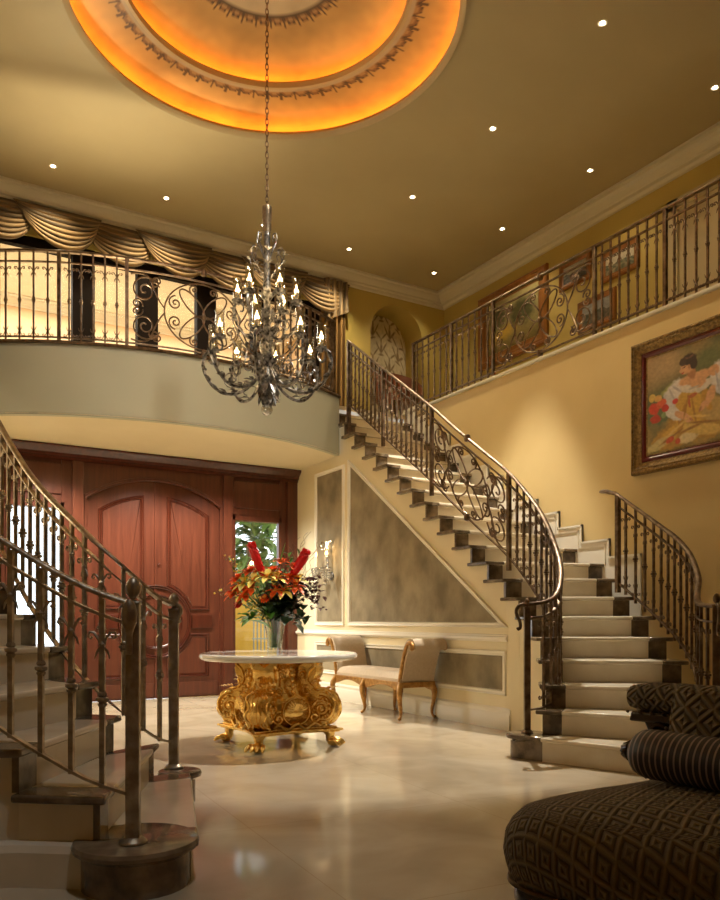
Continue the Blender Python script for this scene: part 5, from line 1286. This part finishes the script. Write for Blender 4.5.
b.prism([(.01, .655), (.02, .69), (UE, .688), (UE, .655)], -.05, .06, lambda l, z, d: BK(l, d, z))
b.prism([(.07, .30), (.07, .50), (.08, .60), (.05, .66), (.24, .66), (.24, .30)], -.04, .035, lambda l, z, d: BK(l, d, z))
b.build('back_frame', M['carved'], cz, 30, bevel=.008)
b = MB()
for (l, z, r, a0, dr) in ((.115, .625, .032, 0, 1), (.10, .565, .030, pi, -1), (.105, .51, .028, 0, 1)):
    b.tube([BK(x, .05+.012*sin(k*.2), y) for k, (x, y) in enumerate(spiral(l, z, r, a0, 1.3, dr, 18))], .009, 6)
for k in range(6): p = BK(.09+.01*(k % 2), .045, .64-.028*k); leaf_at(b, p, (RT[0]*.5-FW[0]*.8, RT[1]*.5-FW[1]*.8, .5 if k % 2 else -.3), .06, .03, .3, 4)
b.build('carved_bracket', M['carved'], cz, 60)
b = MB()
for k in range(26): b.ball(BK(.01+.042*k, .062, .688), .006, 6, 4)
for k in range(14): b.ball(BK(.165-.07*(1-k/13), .10, .48+.013*k), .006, 6, 4)
b.build('nail_trim', M['bronze'], cz, 60)
# bolster lying on the chaise against the back
def bolsterpt(t): return Vector(CF(lerp(.862, 1.30, t), lerp(2.43, 1.80, t), .590))
br_ = .076; a0, a1 = bolsterpt(0), bolsterpt(1); ax = (a1-a0); Lb = ax.length; ax = ax/Lb; s_ = ax.cross(Vector((0, 0, 1))).normalized(); q_ = Vector((0, 0, 1))
bo = thing('bolster', 'black and silver ribbed bolster cushion with a gathered knot end, lying on the chaise', 'cushion', tuple(a0))
b = MB(); prof = [(-.012, .01), (-.010, .025), (-.002, .046), (.012, .062), (.03, .072), (.06, br_)]+[(Lb*k/20+.06*(1-k/20), br_) for k in range(1, 18)]+[(Lb-.01, .07), (Lb, .05), (Lb, .0)]
sg = 36; b.v = []; b.uv = []
for (x, r) in prof:
    for k in range(sg): a = 2*pi*k/sg; rr = r*(1+(.06*sin(k*pi/1.0)*0)); p = a0+ax*x+s_*(rr*cos(a))+q_*(rr*sin(a)); b.v.append(tuple(p)); b.uv.append((x+ (.0 if x > .05 else -.0), a))
b.f = [(i*sg+k, i*sg+(k+1) % sg, (i+1)*sg+(k+1) % sg, (i+1)*sg+k) for i in range(len(prof)-1) for k in range(sg)]
b.build('cover', M['stripe'], bo, 60)
b = MB()
for k in range(10):
    a = 2*pi*k/10; o_ = s_*cos(a)+q_*sin(a); b.tube([tuple(a0+ax*-.004+o_*.008), tuple(a0-ax*.022+o_*.026), tuple(a0-ax*.036+o_*.020), tuple(a0-ax*.030+o_*.006)], [.007, .011, .010, .006], 6)
b.ball(tuple(a0-ax*.028), .017, 10, 8); b.build('gathered_knot', M['carved'], bo, 60)
b = MB()
for k in range(12):
    b.ball(tuple(a0-ax*(.012+.004*k)+s_*(-.02-.004*k)+Vector((0, 0, -.066-.0004*k))), (.007, .007, .006), 6, 5)
b.build('cord_tassel', mat('tassel_bronze_silk', (.25, .15, .07), .5), bo, 60)

# ------------------------------------------------------------------ crystal sconce on the narrow panel
sy, sz = 8.74, 1.56; sxw = XIW-.004
M['crystal_white'] = glassmat('bright_cut_crystal', (.85, .88, .95), .6)
sc = thing('wall_sconce', 'cut-crystal wall sconce with lit candles on the narrow panel beside the bouquet', 'sconce', (sxw, sy, sz))
MB().lathe([(0, 0), (.05, 0), (.055, .012), (.03, .03), (0, .035)], (0, 0, 0), 20, fn=lambda p: (sxw-p[2], sy+p[0], sz+.0+p[1])).build('back_plate', M['silver'], sc)
b = MB(); b.tube([(sxw-.03, sy, sz-.02), (sxw-.06, sy, sz+.15), (sxw-.07, sy, sz+.34)], [.016, .010, .012], 8)
for z, r in ((.08, .030), (.16, .022), (.24, .03), (.31, .022)): b.ball((sxw-.065, sy, sz+z), (r, r, r*.9), 10, 8)
b.build('crystal_stem', M['crystal_white'], sc)
b = MB()
for k in range(7):
    a = -pi/2+pi*k/6; b.tube(catmull([(sxw-.065, sy, sz+.34), (sxw-.065-.03*cos(a), sy+.05*sin(a), sz+.40), (sxw-.065-.06*cos(a), sy+.10*sin(a), sz+.44), (sxw-.065-.08*cos(a), sy+.12*sin(a), sz+.38)], 4), [.008]*12+[.003], 6)
    b.ball((sxw-.065-.08*cos(a), sy+.12*sin(a), sz+.35), (.012, .012, .026), 6, 5); b.ball((sxw-.065-.05*cos(a), sy+.09*sin(a), sz+.0), (.011, .011, .03), 6, 5); b.ball((sxw-.065-.04*cos(a), sy+.06*sin(a), sz-.08), (.011, .011, .03), 6, 5)
b.build('crystal_plume', M['crystal_white'], sc)
for s, dx in ((-1, .16), (1, .16)):
    yy = sy+s*.13; xx = sxw-dx
    b = MB(); b.tube(catmull([(sxw-.04, sy, sz+.05), (sxw-.09, sy+s*.05, sz-.03), (xx, yy-s*.02, sz), (xx, yy, sz+.09)], 5), .009, 6)
    b.lathe([(.01, -.02), (.06, .005), (.064, .012), (.02, .014), (.014, .03), (0, .03)], (xx, yy, sz+.09), 16)
    for k in range(9):
        a = 2*pi*k/9
        for j in range(4): b.ball((xx+(.062-.008*j)*cos(a), yy+(.062-.008*j)*sin(a), sz+.078-.032*j), (.011, .011, .017), 6, 5)
    for k in range(8): b.ball((xx+.03*cos(k), yy+.03*sin(k), sz+.02-.012*k), (.010, .010, .015), 6, 5)
    b.ball((xx, yy, sz-.09), (.02, .02, .03), 8, 6); ar = b.build('crystal_arm', M['crystal_white'], sc)
    MB().lathe([(0, 0), (.011, 0), (.011, .13), (0, .132)], (xx, yy, sz+.115), 12).build('candle', M['candle'], ar)
    MB().lathe([(0, 0), (.008, .012), (.010, .028), (.004, .05), (0, .056)], (xx, yy, sz+.248), 10).build('flame_bulb', emat('sconce_flame', (1, .55, .2), 14), ar)

# ------------------------------------------------------------------ lights
def light(kind, name, loc, e, col, **kw):
    l = bpy.data.lights.new(name, kind); l.energy = e; l.color = col
    for k, v in kw.items(): setattr(l, k, v)
    o = bpy.data.objects.new(name, l); o.location = loc; COL.objects.link(o); return o
def aim(o, t): o.rotation_euler = (Vector(t)-Vector(o.location)).to_track_quat('-Z', 'Y').to_euler()
WARM, WW, AMB = (1, .82, .52), (1, .92, .78), (1, .68, .34)
for i, p in enumerate(bulbs): light('POINT', 'candle_light', p, 6.5, AMB, shadow_soft_size=.02)
def spot(x, y, z, e, tgt, ang, col, blend=.7, r=.04, name='downlight_or_fill'):
    o = light('SPOT', name, (x, y, z), e, col, spot_size=radians(ang), spot_blend=blend, shadow_soft_size=r); aim(o, tgt)
CZ_ = CEIL-.02
for a in ((5.12, 4.64, 150, (5.9, 5.2, 2.0), 75, WARM), (5.25, 6.21, 1700, (3.8, 6.4, 0), 57, (1, .94, .85), .25), (5.27, 7.70, 270, (5.6, 6.7, 1.9), 105, WARM, 1., .12),
    (6.66, 4.66, 25, (7.2, 4.66, 3.8), 100, WARM), (6.68, 6.23, 25, (7.2, 6.2, 3.8), 100, WARM), (6.70, 7.74, 40, (7.2, 7.9, 3.8), 100, WARM),
    (5.27, 9.22, 100, (5.1, 9.7, 3.8), 100, WARM), (6.70, 9.23, 35, (6.5, 9.8, 3.8), 100, WARM), (4.01, 9.22, 80, (4.0, 9.7, 3.8), 110, WARM),
    (2.75, 9.22, 100, (2.7, 9.7, 3.8), 110, WARM), (1.47, 9.21, 100, (1.5, 9.7, 3.8), 110, WARM)): spot(a[0], a[1], CZ_, *a[2:])
# unseen downlights nearer the camera, and spots added to light fascia and table
for a in ((3.0, 3.10, 620, (2.9, 8.0, 3.3), 52, (1, .94, .82), .9, .25), (1.10, 3.10, 250, (1.2, 8.3, 3.2), 55, (1, .94, .82), .9, .25), (5.25, 3.10, 30, (4.6, 3.9, 0), 70, WARM), (2.25, 3.10, 240, (2.6, 5.75, .55), 26, (1, .93, .80), .8), (2.2, 1.6, 20, (1.8, 2.4, 0), 60, WARM)): spot(a[0], a[1], CZ_, *a[2:])
for x, e in ((1.5, 290), (2.7, 290), (3.45, 150)): spot(x, 8.95, 3.03, e, (x+.1, 9.2, 0), 125, WW, .6, .05, 'porch_fill_spot')  # unseen spots added below the balcony to brighten the doorway floor
light('POINT', 'sconce_light', (sxw-.16, sy-.03, sz+.3), 3, AMB, shadow_soft_size=.03)
light('AREA', 'back_room_light', (2.6, 11.2, 5.5), 210, (1, .92, .78), shape='RECTANGLE', size=5, size_y=1.2)
light('POINT', 'side_lamp', (-.45, 5.4, 2.25), 40, (1, .86, .66), shadow_soft_size=.05)
spot(2.0, 8.45, 3.95, 210, (1.5, 7.2, 6.05), 120, WARM, 1., .1, 'ceiling_fill')  # unseen fill added behind the balcony rail to brighten the ceiling
spot(.9, 1.2, CZ_, 190, (.5, 3.2, .5), 40, (.86, .92, 1))  # cool fill added from above to brighten the near stair and rail
w = bpy.data.worlds.new('daylight'); SC.world = w; w.use_nodes = True
bg = w.node_tree.nodes['Background']; bg.inputs[0].default_value = (.86, .93, 1, 1); bg.inputs[1].default_value = 3.0
sun = light('SUN', 'sun', (0, 30, 20), 2.2, (1, .93, .80), angle=.25); sun.rotation_euler = Vector((1, -1, -.36)).to_track_quat('-Z', 'Y').to_euler()

# ------------------------------------------------------------------ camera and colour management
cam = bpy.data.cameras.new('camera'); co_ = bpy.data.objects.new('camera', cam); COL.objects.link(co_); SC.camera = co_
co_.location = (0, 0, 1.0); co_.rotation_euler = (pi/2, 0, -YAW)
cam.sensor_fit = 'HORIZONTAL'; cam.sensor_width = 36; cam.lens = 39.0; cam.shift_y = 170/720; cam.clip_start = .05
SC.view_settings.view_transform = 'Standard'; SC.view_settings.look = 'None'; SC.view_settings.exposure = 0; SC.view_settings.gamma = 1
SC.view_settings.use_curve_mapping = False
SC.cycles.max_bounces = 10; SC.cycles.transparent_max_bounces = 16; SC.cycles.sample_clamp_indirect = 6; SC.cycles.caustics_refractive = False; SC.cycles.caustics_reflective = False
try: SC.cycles.use_denoising = True
except Exception: pass
